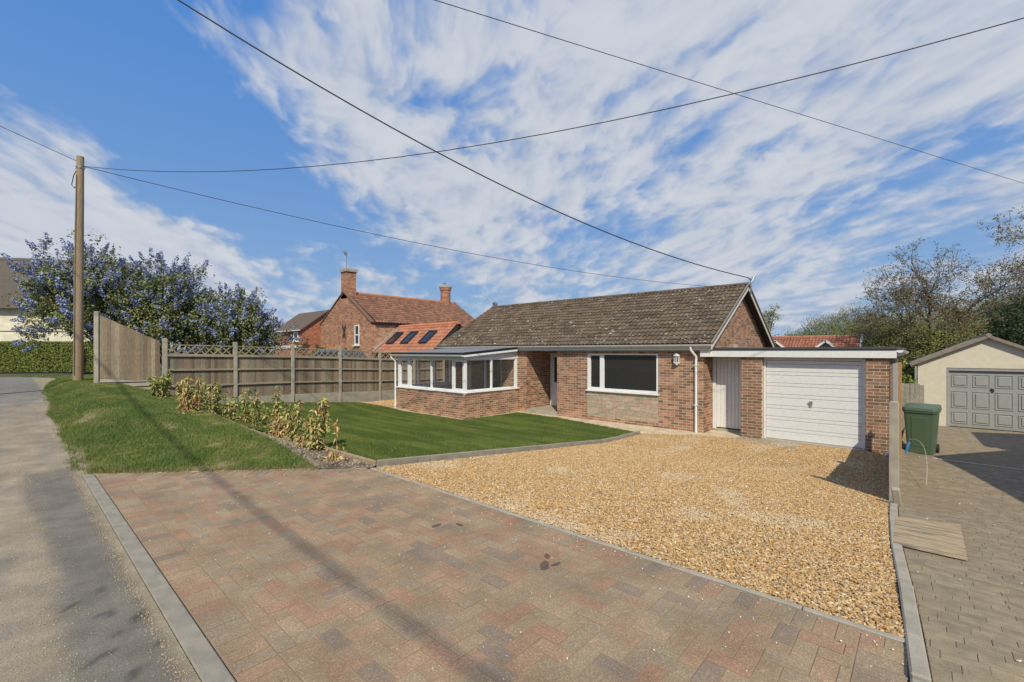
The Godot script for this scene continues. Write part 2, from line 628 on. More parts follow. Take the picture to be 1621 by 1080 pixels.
# gable wall (triangle) of a given thickness on the plane x = const
func gable_x(b: MB, x: float, thick: float, z0: float, z1: float, zr: float, ye: float, yr: float, col := Color.WHITE) -> void:
	var A := Vector3(x, ye, z0)
	var B := Vector3(x, ye, z1)
	var R := Vector3(x, yr, zr)
	var d := Vector3(-thick, 0, 0)
	b.tri(A, B, R, col)
	b.tri(B + d, A + d, R + d, col)
	b.quad(A, R, R + d, A + d, col)
	b.quad(R, B, B + d, R + d, col)
	b.quad(B, A, A + d, B + d, col)

# a window or glazed opening: frame bars around panes; lo/hi in wall coordinates
func window(parent: Node3D, called: String, o: Vector3, u: Vector3, nrm: Vector3, x0: float, x1: float, y0: float, y1: float, panes: Array, frame: float, m: Material, sill := true, label := "") -> Node3D:
	var w := Node3D.new()
	w.name = called
	parent.add_child(w, true)
	if label != "":
		w.set_meta("label", label)
	var f := MB.new()
	var at := func(a: float, y: float, d: float) -> Vector3: return o + u * a + Vector3(0, y, 0) + nrm * d
	var bar := func(a0: float, b0: float, a1: float, b1: float, d: float, dd: float) -> void:
		var t := Transform3D(Basis(u, Vector3.UP, nrm), at.call((a0 + a1) * 0.5, (b0 + b1) * 0.5, dd))
		f.cbox(t, Vector3(a1 - a0, b1 - b0, d), 0.004, Color.WHITE)
	var edges := [x0]
	for p: Rect2 in panes:
		edges.append(p.position.x)
		edges.append(p.end.x)
	edges.append(x1)
	for i in range(0, edges.size(), 2):
		if edges[i + 1] - edges[i] > 0.005:
			bar.call(edges[i], y0, edges[i + 1], y1, 0.07, -0.035)
	for p: Rect2 in panes:
		if p.position.y - y0 > 0.005:
			bar.call(p.position.x + 0.001, y0 + 0.001, p.end.x - 0.001, p.position.y, 0.066, -0.035)
		if y1 - p.end.y > 0.005:
			bar.call(p.position.x + 0.001, p.end.y, p.end.x - 0.001, y1 - 0.001, 0.066, -0.035)
	part(w, "frame", f.done(), m)
	for p: Rect2 in panes:
		var g := MB.new()
		g.quad(at.call(p.position.x - 0.006, p.position.y - 0.006, -0.045), at.call(p.end.x + 0.006, p.position.y - 0.006, -0.045), at.call(p.end.x + 0.006, p.end.y + 0.006, -0.045), at.call(p.position.x - 0.006, p.end.y + 0.006, -0.045), Color.WHITE)
		part(w, "pane", g.done(), M.glass)
	if sill:
		var s := MB.new()
		s.cbox(Transform3D(Basis(u, Vector3.UP, nrm), at.call((x0 + x1) * 0.5, y0 - 0.022, 0.015)), Vector3(x1 - x0 + 0.06, 0.04, 0.15), 0.006, Color.WHITE)
		part(w, "sill", s.done(), m)
	return w

# half-round gutter along a to b with brackets
func gutter(parent: Node3D, a: Vector3, b: Vector3, r: float, m: Material) -> Node3D:
	var g := MB.new()
	var d := (b - a).normalized()
	var side := d.cross(Vector3.UP).normalized()
	var n := 8
	for i in n:
		var w0 := PI + PI * i / n
		var w1 := PI + PI * (i + 1) / n
		var q0 := side * cos(w0) * r + Vector3.UP * sin(w0) * r
		var q1 := side * cos(w1) * r + Vector3.UP * sin(w1) * r
		g.squad(a + q0, a + q1, b + q1, b + q0, -q0 / r, -q1 / r, -q1 / r, -q0 / r, Color.WHITE)
		g.squad(a + q0 * 1.06, b + q0 * 1.06, b + q1 * 1.06, a + q1 * 1.06, q0 / r, q0 / r, q1 / r, q1 / r, Color.WHITE)
		g.tri(a, a + q0 * 1.06, a + q1 * 1.06, Color.WHITE)
		g.tri(b, b + q1 * 1.06, b + q0 * 1.06, Color.WHITE)
	for s in [-1.0, 1.0]:
		g.box(Transform3D(Basis(d, Vector3.UP, d.cross(Vector3.UP)), (a + b) * 0.5 + side * r * 1.03 * s), Vector3((b - a).length(), 0.012, 0.012), Color.WHITE)
	var o := part(parent, "gutter", g.done(), m)
	var k := int((b - a).length() / 0.95)
	for i in range(1, k):
		var c := MB.new()
		var p := a.lerp(b, float(i) / k)
		for j in n:
			var w0 := PI + PI * j / n
			var w1 := PI + PI * (j + 1) / n
			var q0 := side * cos(w0) * r * 1.1 + Vector3.UP * sin(w0) * r * 1.1
			var q1 := side * cos(w1) * r * 1.1 + Vector3.UP * sin(w1) * r * 1.1
			c.quad(p - d * 0.015 + q0, p + d * 0.015 + q0, p + d * 0.015 + q1, p - d * 0.015 + q1, Color.WHITE)
		part(o, "bracket", c.done(), m)
	return o

func pipe(parent: Node3D, called: String, pts: Array, r: float, m: Material) -> MeshInstance3D:
	var b := MB.new()
	var rad := []
	for p in pts:
		rad.append(r)
	b.tube(pts, rad, 12, Color.WHITE)
	return part(parent, called, b.done(), m)

# ---------------------------------------------------------------- roofs
# one interlocking tile with two rolls: x across 0.30, z down the slope, y off the slope
func tile_mesh(w: float, g: float, amp: float, thick: float) -> ArrayMesh:
	var b := MB.new()
	var n := 10
	var prof := func(k: int) -> float: return amp * (0.5 + 0.5 * cos(TAU * 2.0 * k / n))
	for k in n:
		var x0 := -w * 0.5 + w * k / n
		var x1 := -w * 0.5 + w * (k + 1) / n
		var h0: float = prof.call(k)
		var h1: float = prof.call(k + 1)
		var t := thick
		b.quad(Vector3(x0, h0 + 0.004, -g * 0.5), Vector3(x0, h0 + t, g * 0.5 + 0.02), Vector3(x1, h1 + t, g * 0.5 + 0.02), Vector3(x1, h1 + 0.004, -g * 0.5), Color.WHITE)
		b.quad(Vector3(x0, h0 + t, g * 0.5 + 0.02), Vector3(x0, h0 - 0.01, g * 0.5 + 0.016), Vector3(x1, h1 - 0.01, g * 0.5 + 0.016), Vector3(x1, h1 + t, g * 0.5 + 0.02), Color.WHITE)
	return b.done()

func add_mesh(b: MB, m: ArrayMesh, t: Transform3D, col: Color) -> void:
	var arr := m.surface_get_arrays(0)
	var k := b.v.size()
	var nb := t.basis.inverse().transposed()
	for p: Vector3 in arr[Mesh.ARRAY_VERTEX]:
		b.v.append(t * p)
		b.c.append(col)
	for q: Vector3 in arr[Mesh.ARRAY_NORMAL]:
		b.n.append((nb * q).normalized())
	for i: int in arr[Mesh.ARRAY_INDEX]:
		b.ix.append(k + i)

# ribbed roof slope (pantiles seen from afar): e0-e1 eaves edge, r0-r1 ridge edge
func ribbed(b: MB, e0: Vector3, e1: Vector3, r0: Vector3, r1: Vector3, pitch: float, amp: float, course: float, ca: Color, cb: Color) -> void:
	var n := int((e1 - e0).length() / pitch)
	var rows := maxi(1, int((r0 - e0).length() / course))
	var nrm := (e1 - e0).cross(r0 - e0).normalized()
	var sub := 4
	for j in rows:
		var v0 := float(j) / rows
		var v1 := float(j + 1) / rows
		for i in n:
			var col := ca.lerp(cb, rng.randf())
			for s in sub:
				var u0 := (i + float(s) / sub) / n
				var u1 := (i + float(s + 1) / sub) / n
				var h0 := amp * (0.5 + 0.5 * cos(TAU * s / sub))
				var h1 := amp * (0.5 + 0.5 * cos(TAU * (s + 1) / sub))
				var a := e0.lerp(e1, u0).lerp(r0.lerp(r1, u0), v0) + nrm * (h0 + 0.03)
				var d := e0.lerp(e1, u1).lerp(r0.lerp(r1, u1), v0) + nrm * (h1 + 0.03)
				var e := e0.lerp(e1, u1).lerp(r0.lerp(r1, u1), v1) + nrm * h1
				var f := e0.lerp(e1, u0).lerp(r0.lerp(r1, u0), v1) + nrm * h0
				b.quad(a, d, e, f, col)
				b.quad(a - nrm * 0.035, d - nrm * 0.035, d, a, col)

func slope_slab(b: MB, a: Vector3, d: Vector3, e: Vector3, f: Vector3, thick: float, col := Color.WHITE) -> void:
	var n := (d - a).cross(e - a).normalized() * thick
	b.quad(a, d, e, f, col)
	b.quad(f - n, e - n, d - n, a - n, col)
	b.quad(a - n, d - n, d, a, col)
	b.quad(d - n, e - n, e, d, col)
	b.quad(e - n, f - n, f, e, col)
	b.quad(f - n, a - n, a, f, col)

# ---------------------------------------------------------------- timber fence between two post feet
func fence_bay(f: Node3D, a: Vector3, b: Vector3, side: Vector3, h0: float, h1: float, gb: float, rails: Array, trellis: float, front_rails := true) -> void:
	var u := Vector3(b.x - a.x, 0, b.z - a.z)
	var len := u.length() - 0.10
	u = u.normalized()
	var nrm := u.cross(Vector3.UP).normalized()
	if nrm.dot(side) < 0:
		nrm = -nrm
	var p0 := a + u * 0.05
	var slope := (b.y - a.y) / (len + 0.1)
	var bas := Basis(u, Vector3.UP, u.cross(Vector3.UP) * 1.0)
	var cnt := int(len / 0.088)
	var ts: Array = M.wood_tones
	for i in cnt:
		var s := (i + 0.5) * len / cnt
		var top := lerpf(h0, h1, s / len) - trellis
		var y := p0.y + slope * s + gb
		var hgt := top - gb + rr(-0.008, 0.004)
		var t := Transform3D(Basis(u.rotated(Vector3.UP, 0.13) * (len / cnt + 0.02), Vector3.UP * hgt, u.cross(Vector3.UP) * 0.014), p0 + u * s + Vector3(0, y - p0.y + hgt * 0.5, 0) - nrm * (0.012 if front_rails else -0.014))
		if absf(h1 - h0) > 0.2:
			# tops cut to the slope
			var sb := MB.new()
			var wd := len / cnt + 0.02
			var dh := (h1 - h0) / len * wd * 0.5
			sb.box(Transform3D(), Vector3(1, 1, 1), Color.WHITE)
			for q in sb.v.size():
				if sb.v[q].y > 0.0:
					sb.v[q] = Vector3(sb.v[q].x, 0.5 + dh / hgt * signf(sb.v[q].x), sb.v[q].z)
			part(f, "board", sb.done(), ts[tone() % ts.size()], t)
		else:
			part(f, "board", unit_box, ts[tone() % ts.size()], t)
	for r: float in rails:
		var m := MB.new()
		var hr := r if r < 10.0 else 0.0
		var c := p0 + u * len * 0.5 + Vector3(0, slope * len * 0.5 + hr, 0) + nrm * (0.028 if front_rails else -0.028)
		m.cbox(Transform3D(Basis(u + Vector3(0, slope, 0), Vector3.UP, u.cross(Vector3.UP)), c), Vector3(len, 0.055, 0.05), 0.006, Color.WHITE)
		part(f, "rail", m.done(), M.rail)
	# concrete gravel board
	var g := MB.new()
	g.cbox(Transform3D(Basis(u + Vector3(0, slope, 0), Vector3.UP, u.cross(Vector3.UP)), p0 + u * len * 0.5 + Vector3(0, slope * len * 0.5 + gb * 0.5 - 0.1, 0)), Vector3(len, gb + 0.18, 0.05), 0.006, Color.WHITE)
	part(f, "gravel_board", g.done(), M.concrete)
	if trellis > 0.0:
		var y0 := lerpf(h0, h1, 0.5) - trellis
		for e in [y0 + 0.015, y0 + trellis - 0.02]:
			var m := MB.new()
			m.box(Transform3D(Basis(u + Vector3(0, slope, 0), Vector3.UP, u.cross(Vector3.UP)), p0 + u * len * 0.5 + Vector3(0, slope * len * 0.5 + e, 0) + nrm * 0.002), Vector3(len, 0.03, 0.035), Color.WHITE)
			part(f, "trellis_rail", m.done(), M.rail)
		var hh := trellis - 0.05
		var k := int(len / 0.24)
		for i in range(-1, k + 1):
			for dsg in [-1.0, 1.0]:
				var s0 := i * 0.24 + (0.0 if dsg > 0 else hh)
				var s1 = s0 + hh * dsg
				if minf(s0, s1) < 0.0 or maxf(s0, s1) > len:
					continue
				var c = p0 + u * (s0 + s1) * 0.5 + Vector3(0, slope * (s0 + s1) * 0.5 + y0 + 0.025 + hh * 0.5, 0) + nrm * (0.008 * dsg)
				var dir = (u * dsg + Vector3.UP).normalized()
				var t := Transform3D(Basis(dir * (hh * 1.42), dir.cross(u.cross(Vector3.UP)).normalized() * 0.032, u.cross(Vector3.UP) * 0.008), c)
				part(f, "trellis_slat", unit_box, M.rail, t)

func concrete_post(f: Node3D, at: Vector3, h: float, turn: float) -> void:
	var m := MB.new()
	var b := Basis(Vector3.UP, turn)
	var t := Transform3D(b, at + Vector3(0, h * 0.5 - 0.1, 0))
	# H-section: two flanges and a web leave a real slot on each side
	m.cbox(Transform3D(b, t.origin + b.z * 0.0), Vector3(0.05, h + 0.2, 0.118), 0.004, Color.WHITE)
	for s in [-1.0, 1.0]:
		m.cbox(Transform3D(b, t.origin + b.z * 0.038 * s), Vector3(0.11, h + 0.2, 0.045), 0.006, Color.WHITE)
	# weathered pyramid top
	m.cbox(Transform3D(b, at + Vector3(0, h + 0.008, 0)), Vector3(0.10, 0.03, 0.11), 0.012, Color.WHITE)
	part(f, "post", m.done(), M.concrete)

# ---------------------------------------------------------------- plants
func rdir() -> Vector3:
	var z := rr(-1, 1)
	var a := rr(0, TAU)
	var r := sqrt(1.0 - z * z)
	return Vector3(r * cos(a), z, r * sin(a))

# leafy clumps spread through an ellipsoid; centres of the clumps are returned
func foliage(b: MB, c: Vector3, rad: Vector3, clumps: int, leaves: int, size: float, cr: float, ca: Color, cb: Color, inner := 0.45, flat := -1.0, rough := 0.3) -> Array:
	var out := []
	for i in clumps:
		var d := rdir()
		if d.y < flat:
			d.y = -d.y * 0.5
		var k := lerpf(inner, 1.0, sqrt(rng.randf()))
		k *= 0.82 + rough * fn.get_noise_3d(d.x * 60.0 + c.x * 9.0, d.y * 60.0, d.z * 60.0)
		var p := c + d * rad * k
		out.append(p)
		var tint := ca.lerp(cb, clampf(0.5 + fn.get_noise_3d(p.x * 25, p.y * 25, p.z * 25) * 0.9 + rr(-0.25, 0.25), 0, 1))
		var r := cr * rr(0.6, 1.25)
		for j in leaves:
			var q := p + rdir() * r * pow(rng.randf(), 0.5)
			var n := (rdir() + Vector3(0, 0.5, 0) + d * 0.5).normalized()
			var a := n.cross(rdir()).normalized()
			var s := size * rr(0.6, 1.3)
			b.petal(q, a * s, n.cross(a) * s * 0.55, vary(tint, 0.22))
	return out

func limb(b: MB, tips: Array, p: Vector3, dir: Vector3, len: float, rad: float, depth: int, spread: float, upward: float) -> void:
	var pts := [p]
	var rads := [rad]
	var d := dir
	var segs := 3 if depth > 1 else 2
	for i in segs:
		d = (d + rdir() * 0.22 + Vector3.UP * upward).normalized()
		pts.append(pts[-1] + d * len / segs)
		rads.append(maxf(rad * lerpf(1.0, 0.66, float(i + 1) / segs), 0.011))
	b.tube(pts, rads, 6 if depth > 3 else (4 if depth > 1 else 3), Color.WHITE, false)
	if depth <= 0:
		tips.append(pts[-1])
		return
	if depth <= 2:
		tips.append(pts[1])
	var kids := 3 if depth > 1 else 2 + tone() % 2
	for i in kids:
		var k: int = segs if i == 0 else 1 + tone() % segs
		var nd := (d + rdir() * spread * (0.45 if i == 0 else 1.0)).normalized()
		limb(b, tips, pts[k], nd, len * rr(0.66, 0.86), rads[k] * (0.85 if i == 0 else 0.62), depth - 1, spread, upward)

func twiggy_tree(label: String, base: Vector3, h: float, depth: int, spread: float, leafcol: Color, leafcol2: Color, leaves: int, lsize: float, group: String, upward := 0.05) -> Node3D:
	var o := thing("tree", label, "tree", base, group)
	var b := MB.new()
	var tips := []
	limb(b, tips, Vector3(0, -0.2, 0), Vector3.UP, h * 0.235, h * 0.024, depth, spread, upward)
	part(o, "trunk", b.done(), M.twig)
	var f := MB.new()
	for p: Vector3 in tips:
		for j in leaves:
			var q := p + rdir() * rr(0.02, 0.34)
			var a := rdir()
			f.petal(q, a * lsize * rr(0.6, 1.3), a.cross(rdir()).normalized() * lsize * 0.5, vary(leafcol.lerp(leafcol2, rng.randf()), 0.25))
	if f.v.size():
		part(o, "crown", f.done(), M.leaf)
	return o

func bushy_tree(called: String, label: String, base: Vector3, h: float, r: float, clumps: int, leaves: int, size: float, ca: Color, cb: Color, group: String, low := 0.15, cat := "tree") -> Node3D:
	var o := thing(called, label, cat, base, group)
	var b := MB.new()
	b.tube([Vector3(0, -0.3, 0), Vector3(rr(-0.1, 0.1), h * 0.3, 0), Vector3(rr(-0.3, 0.3), h * 0.62, rr(-0.3, 0.3))], [h * 0.028, h * 0.022, h * 0.008], 7, Color.WHITE)
	for i in 6:
		var y := h * rr(0.2, 0.5)
		var d := Vector3(rr(-1, 1), rr(0.3, 1.0), rr(-1, 1)).normalized()
		b.tube([Vector3(0, y, 0), Vector3(0, y, 0) + d * r * 0.45, Vector3(0, y, 0) + d * r * 0.75 + Vector3(0, h * 0.08, 0)], [h * 0.012, h * 0.008, h * 0.003], 5, Color.WHITE)
	part(o, "trunk", b.done(), M.bark)
	var f := MB.new()
	var yc := h * (0.5 + low * 0.5)
	foliage(f, Vector3(0, yc, 0), Vector3(r, h - yc, r), clumps, leaves, size, r * 0.24, ca, cb)
	part(o, "crown", f.done(), M.leaf)
	return o

func ground_at(x: float, y: float) -> Vector3:
	var yy := 0.4
	var p := Vector3.ZERO
	for i in 40:
		var t := (EYE - yy) * FOC / (y - 556.0)
		p = P(x, y, t)
		yy = lerpf(yy, G(p.x, p.z), 0.6)
	return Vector3(p.x, G(p.x, p.z), p.z)

# ---------------------------------------------------------------- sky
func sky_image() -> Image:
	var w := 3072
	var h := 1536
	var im := Image.create(w, h, false, Image.FORMAT_RGBF)
	im.fill(Color(0.30, 0.30, 0.28))
	var n1 := FastNoiseLite.new()
	n1.seed = 5
	n1.noise_type = FastNoiseLite.TYPE_SIMPLEX_SMOOTH
	n1.frequency = 0.55
	n1.fractal_octaves = 5
	n1.fractal_gain = 0.52
	var n2 := FastNoiseLite.new()
	n2.seed = 23
	n2.noise_type = FastNoiseLite.TYPE_SIMPLEX_SMOOTH
	n2.frequency = 2.8
	n2.fractal_octaves = 5
	n2.fractal_gain = 0.60
	# where the open blue and the thicker cloud lie: direction pixel, spread, amount
	var spots := [[60.0, 50.0, 0.19, -0.55], [175.0, 140.0, 0.13, -0.55], [300.0, 225.0, 0.115, -0.60], [405.0, 300.0, 0.10, -0.60], [520.0, 355.0, 0.08, -0.50], [620.0, 405.0, 0.06, -0.45], [700.0, 445.0, 0.05, -0.35], [60.0, 262.0, 0.05, -0.25], [205.0, 288.0, 0.05, -0.35],
		[50.0, 175.0, 0.07, 0.50], [150.0, 225.0, 0.06, 0.50], [240.0, 262.0, 0.035, 0.3], [60.0, 340.0, 0.12, 0.50], [200.0, 372.0, 0.10, 0.55], [330.0, 415.0, 0.08, 0.50], [450.0, 452.0, 0.07, 0.40], [580.0, 490.0, 0.06, 0.35],
		[310.0, 40.0, 0.08, 0.35], [420.0, 90.0, 0.11, 0.35], [520.0, 190.0, 0.09, 0.38], [620.0, 250.0, 0.10, 0.35], [690.0, 330.0, 0.07, 0.25], [900.0, 130.0, 0.34, 0.16], [1200.0, 300.0, 0.34, 0.20], [1500.0, 60.0, 0.22, 0.10],
		[1560.0, 205.0, 0.055, -0.40], [1450.0, 235.0, 0.05, -0.28], [805.0, 140.0, 0.045, -0.42], [760.0, 235.0, 0.045, -0.30], [850.0, 30.0, 0.05, -0.15], [1520.0, 385.0, 0.06, -0.35], [1440.0, 425.0, 0.05, -0.25], [1540.0, 290.0, 0.10, 0.25], [1000.0, 405.0, 0.10, -0.10], [1380.0, 485.0, 0.10, -0.12]]
	var dirs := []
	for s in spots:
		dirs.append((P(s[0], s[1], 1.0) - Vector3(0, EYE, 0)).normalized())
	var zen := Color(0.075, 0.305, 0.87)
	var hor := Color(0.46, 0.70, 0.98)
	var top := int(h * 0.5) + 6
	for j in top:
		var el := PI * (0.5 - (j + 0.5) / h)
		var y := maxf(sin(el), 0.004)
		var ce := cos(el)
		var k := pow(1.0 - y, 2.6)
		var blue := zen.lerp(hor, k)
		for i in w:
			var az := TAU * (i + 0.5) / w
			var d := Vector3(sin(az) * ce, y, -cos(az) * ce)
			var q := Vector2(d.x, d.z) / (y + 0.16)
			var wv := q.x * 0.80 + q.y * 0.60
			var wc := -q.x * 0.60 + q.y * 0.80
			var warp := n1.get_noise_2d(wv * 0.9 + 31.0, wc * 0.9)
			var a := n1.get_noise_2d(wv * 0.75 + warp * 0.35, wc * 1.6 + warp * 0.2)
			var f := n2.get_noise_2d(wv * 0.8 + warp * 0.3, wc * 1.5 + a * 0.25)
			var f2 := n2.get_noise_2d(wv * 1.5 + 40.0, wc * 4.2 + f * 0.4)
			var bias := 0.075
			for s in dirs.size():
				var dd: float = d.dot(dirs[s])
				if dd > 0.5:
					var e: float = (1.0 - dd) * 2.0 / (spots[s][2] * spots[s][2])
					if e < 6.0:
						bias += spots[s][3] * exp(-e)
			var c := a * 0.66 + f * 0.50 + f2 * 0.25 + bias
			var cov := smoothstep(-0.26, 0.40, c)
			cov = cov * 0.93
			var dens := smoothstep(0.05, 0.75, c + f * 0.25)
			var sh := clampf(0.5 + f * 0.8 - a * 0.25, 0.0, 1.0)
			var cl := Color(0.58, 0.68, 0.87).lerp(Color(0.86, 0.91, 1.0), sh).lerp(Color(0.97, 0.99, 1.04), dens * 0.6)
			im.set_pixel(i, j, blue.lerp(cl, cov))
	return im

func setup() -> void:
	var cam := Camera3D.new()
	cam.name = "camera"
	add_child(cam)
	cam.position = Vector3(0, EYE, 0)
	cam.rotation = Vector3(0, YAW, 0)
	cam.projection = Camera3D.PROJECTION_FRUSTUM
	cam.near = 0.1
	cam.far = 1500.0
	cam.size = 0.15
	cam.frustum_offset = Vector2(0, 0.1 * 16.0 / 720.0)
	cam.current = true
	var env := Environment.new()
	env.background_mode = Environment.BG_SKY
	var sm3 := PanoramaSkyMaterial.new()
	sm3.panorama = ImageTexture.create_from_image(sky_image())
	var sk := Sky.new()
	sk.sky_material = sm3
	env.sky = sk
	env.background_energy_multiplier = 0.88
	env.tonemap_mode = Environment.TONE_MAPPER_LINEAR
	env.tonemap_exposure = 0.8
	env.sdfgi_enabled = true
	env.ssao_enabled = true
	env.ssil_enabled = true
	var we := WorldEnvironment.new()
	we.name = "environment"
	we.environment = env
	add_child(we)
	var sun := DirectionalLight3D.new()
	sun.name = "sun"
	sun.light_color = Color(1.0, 0.965, 0.87)
	sun.light_energy = 1.6
	sun.light_angular_distance = 0.53
	sun.shadow_enabled = true
	add_child(sun)
	sun.look_at_from_position(Vector3.ZERO, Vector3(-0.95, -1.25, -1.0), Vector3.UP)

# ---------------------------------------------------------------- the ground and what is laid on it
var ROAD := PackedVector2Array([Vector2(14, -0.68), Vector2(14, 3.2), Vector2(-20, 3.2), Vector2(-24, 12), Vector2(-31, 12), Vector2(-30, 2), Vector2(-28.8, -0.2), Vector2(-26.5, -1.5), Vector2(-24, -1.5), Vector2(-20, -1.2), Vector2(-17, -1.0), Vector2(-13.5, -1.0), Vector2(-9.6, -1.0), Vector2(-8.77, -0.82), Vector2(-8.75, -0.68)])
var LAWN_L := PackedVector2Array([Vector2(-8.80, -0.74), Vector2(-6.62, -3.05), Vector2(-8.5, -3.13), Vector2(-16.2, -2.84), Vector2(-16.85, -1.55), Vector2(-24, -2.6), Vector2(-28, -3.0), Vector2(-28.9, -0.3), Vector2(-26.5, -1.28), Vector2(-24, -1.18), Vector2(-20, -0.78), Vector2(-17, -0.58), Vector2(-15.3, -0.7), Vector2(-13.5, -0.53), Vector2(-12.2, -0.66), Vector2(-11.0, -0.62), Vector2(-9.9, -0.82)])
var LAWN_R := PackedVector2Array([Vector2(-6.25, -3.84), Vector2(-5.80, -11.45), Vector2(-9.0, -12.2), Vector2(-10.85, -12.3), Vector2(-11.0, -9.75), Vector2(-15.0, -9.7), Vector2(-16.25, -9.1), Vector2(-16.2, -3.47)])
var BED := PackedVector2Array([Vector2(-6.10, -3.64), Vector2(-6.62, -3.05), Vector2(-8.5, -3.13), Vector2(-16.2, -2.84), Vector2(-16.3, -3.43), Vector2(-6.25, -3.80)])
var GRAVEL := PackedVector2Array([Vector2(-6.08, -3.645), Vector2(-0.085, -3.645), Vector2(-0.15, -4.6), Vector2(-0.25, -5.9), Vector2(-0.32, -7.2), Vector2(-0.36, -8.3), Vector2(-0.52, -12.84), Vector2(-3.57, -12.86), Vector2(-3.7, -12.55), Vector2(-4.5, -12.35), Vector2(-5.65, -11.6)])
var PAVING := PackedVector2Array([Vector2(-8.73, -0.81), Vector2(-0.06, -0.81), Vector2(-0.06, -3.58), Vector2(-6.13, -3.58)])
var DRIVE := PackedVector2Array([Vector2(0.05, -0.8), Vector2(3.2, -0.8), Vector2(3.2, -20.45), Vector2(-0.38, -20.45), Vector2(-0.42, -12.9), Vector2(-0.26, -8.3), Vector2(-0.22, -7.2), Vector2(-0.15, -5.9), Vector2(-0.05, -4.6), Vector2(0.04, -3.2)])

func road_colour(x: float, z: float) -> Color:
	var n := fn.get_noise_2d(x * 9.0, z * 9.0)
	var m := fn2.get_noise_2d(x * 34.0, z * 34.0)
	var f := fn.get_noise_2d(x * 70.0, z * 70.0)
	var c := L(0.25, 0.222, 0.175).lerp(L(0.30, 0.26, 0.20), 0.5 + n * 0.9)
	c = c.lerp(L(0.20, 0.19, 0.165), sm(0.05, 0.4, f) * 0.5)
	# beyond a ragged line the far lane turns to an even grey
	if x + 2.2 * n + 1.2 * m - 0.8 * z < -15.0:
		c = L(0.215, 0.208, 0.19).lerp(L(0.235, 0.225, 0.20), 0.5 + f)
	# sand and grit washed along the edge
	var edge := -0.64 + 0.30 * sm(-8.0, -3.0, x)
	var sand := sm(0.55, 0.0, absf(z + 0.02 - n * 0.30)) * sm(-16.5, -10.0, x) * sm(-1.0, -5.5, x)
	sand = maxf(sand, sm(0.75, 0.1, z + 0.7 - n * 0.3) * sm(-17.5, -14.0, x) * sm(-8.9, -9.6, x))
	c = c.lerp(L(0.37, 0.30, 0.21), clampf(sand * (0.75 + m * 1.0), 0, 1))
	# newer smooth tarmac patch laid in front of the kerb
	var zp := -0.20 + 0.10 * n + 0.05 * m + 0.12 * sm(-6.5, -9.0, x)
	var patch := sm(zp + 0.02, zp - 0.03, z) * sm(-9.15, -8.95, x - n * 0.25)
	var pc := L(0.195, 0.175, 0.143).lerp(L(0.205, 0.184, 0.15), 0.5 + n)
	pc = pc.lerp(L(0.06, 0.055, 0.05), sm(0.36, 0.41, fn2.get_noise_2d(x * 75.0 + 90.0, z * 90.0)) * sm(-5.0, -4.2, x) * 0.7)
	c = c.lerp(pc, patch)
	# washed sand lies along the ragged rim of the patch
	c = c.lerp(L(0.36, 0.295, 0.205), clampf(sm(0.16, 0.02, absf(z - zp - 0.05)) * (0.55 + m * 1.6), 0, 1) * sm(-9.4, -8.6, x) * sm(-1.5, -2.5, x))
	# grit against the kerb
	c = c.lerp(L(0.36, 0.30, 0.20), sm(-0.60, -0.66, z + m * 0.04) * sm(-0.8, -3.0, x) * 0.9)
	return c

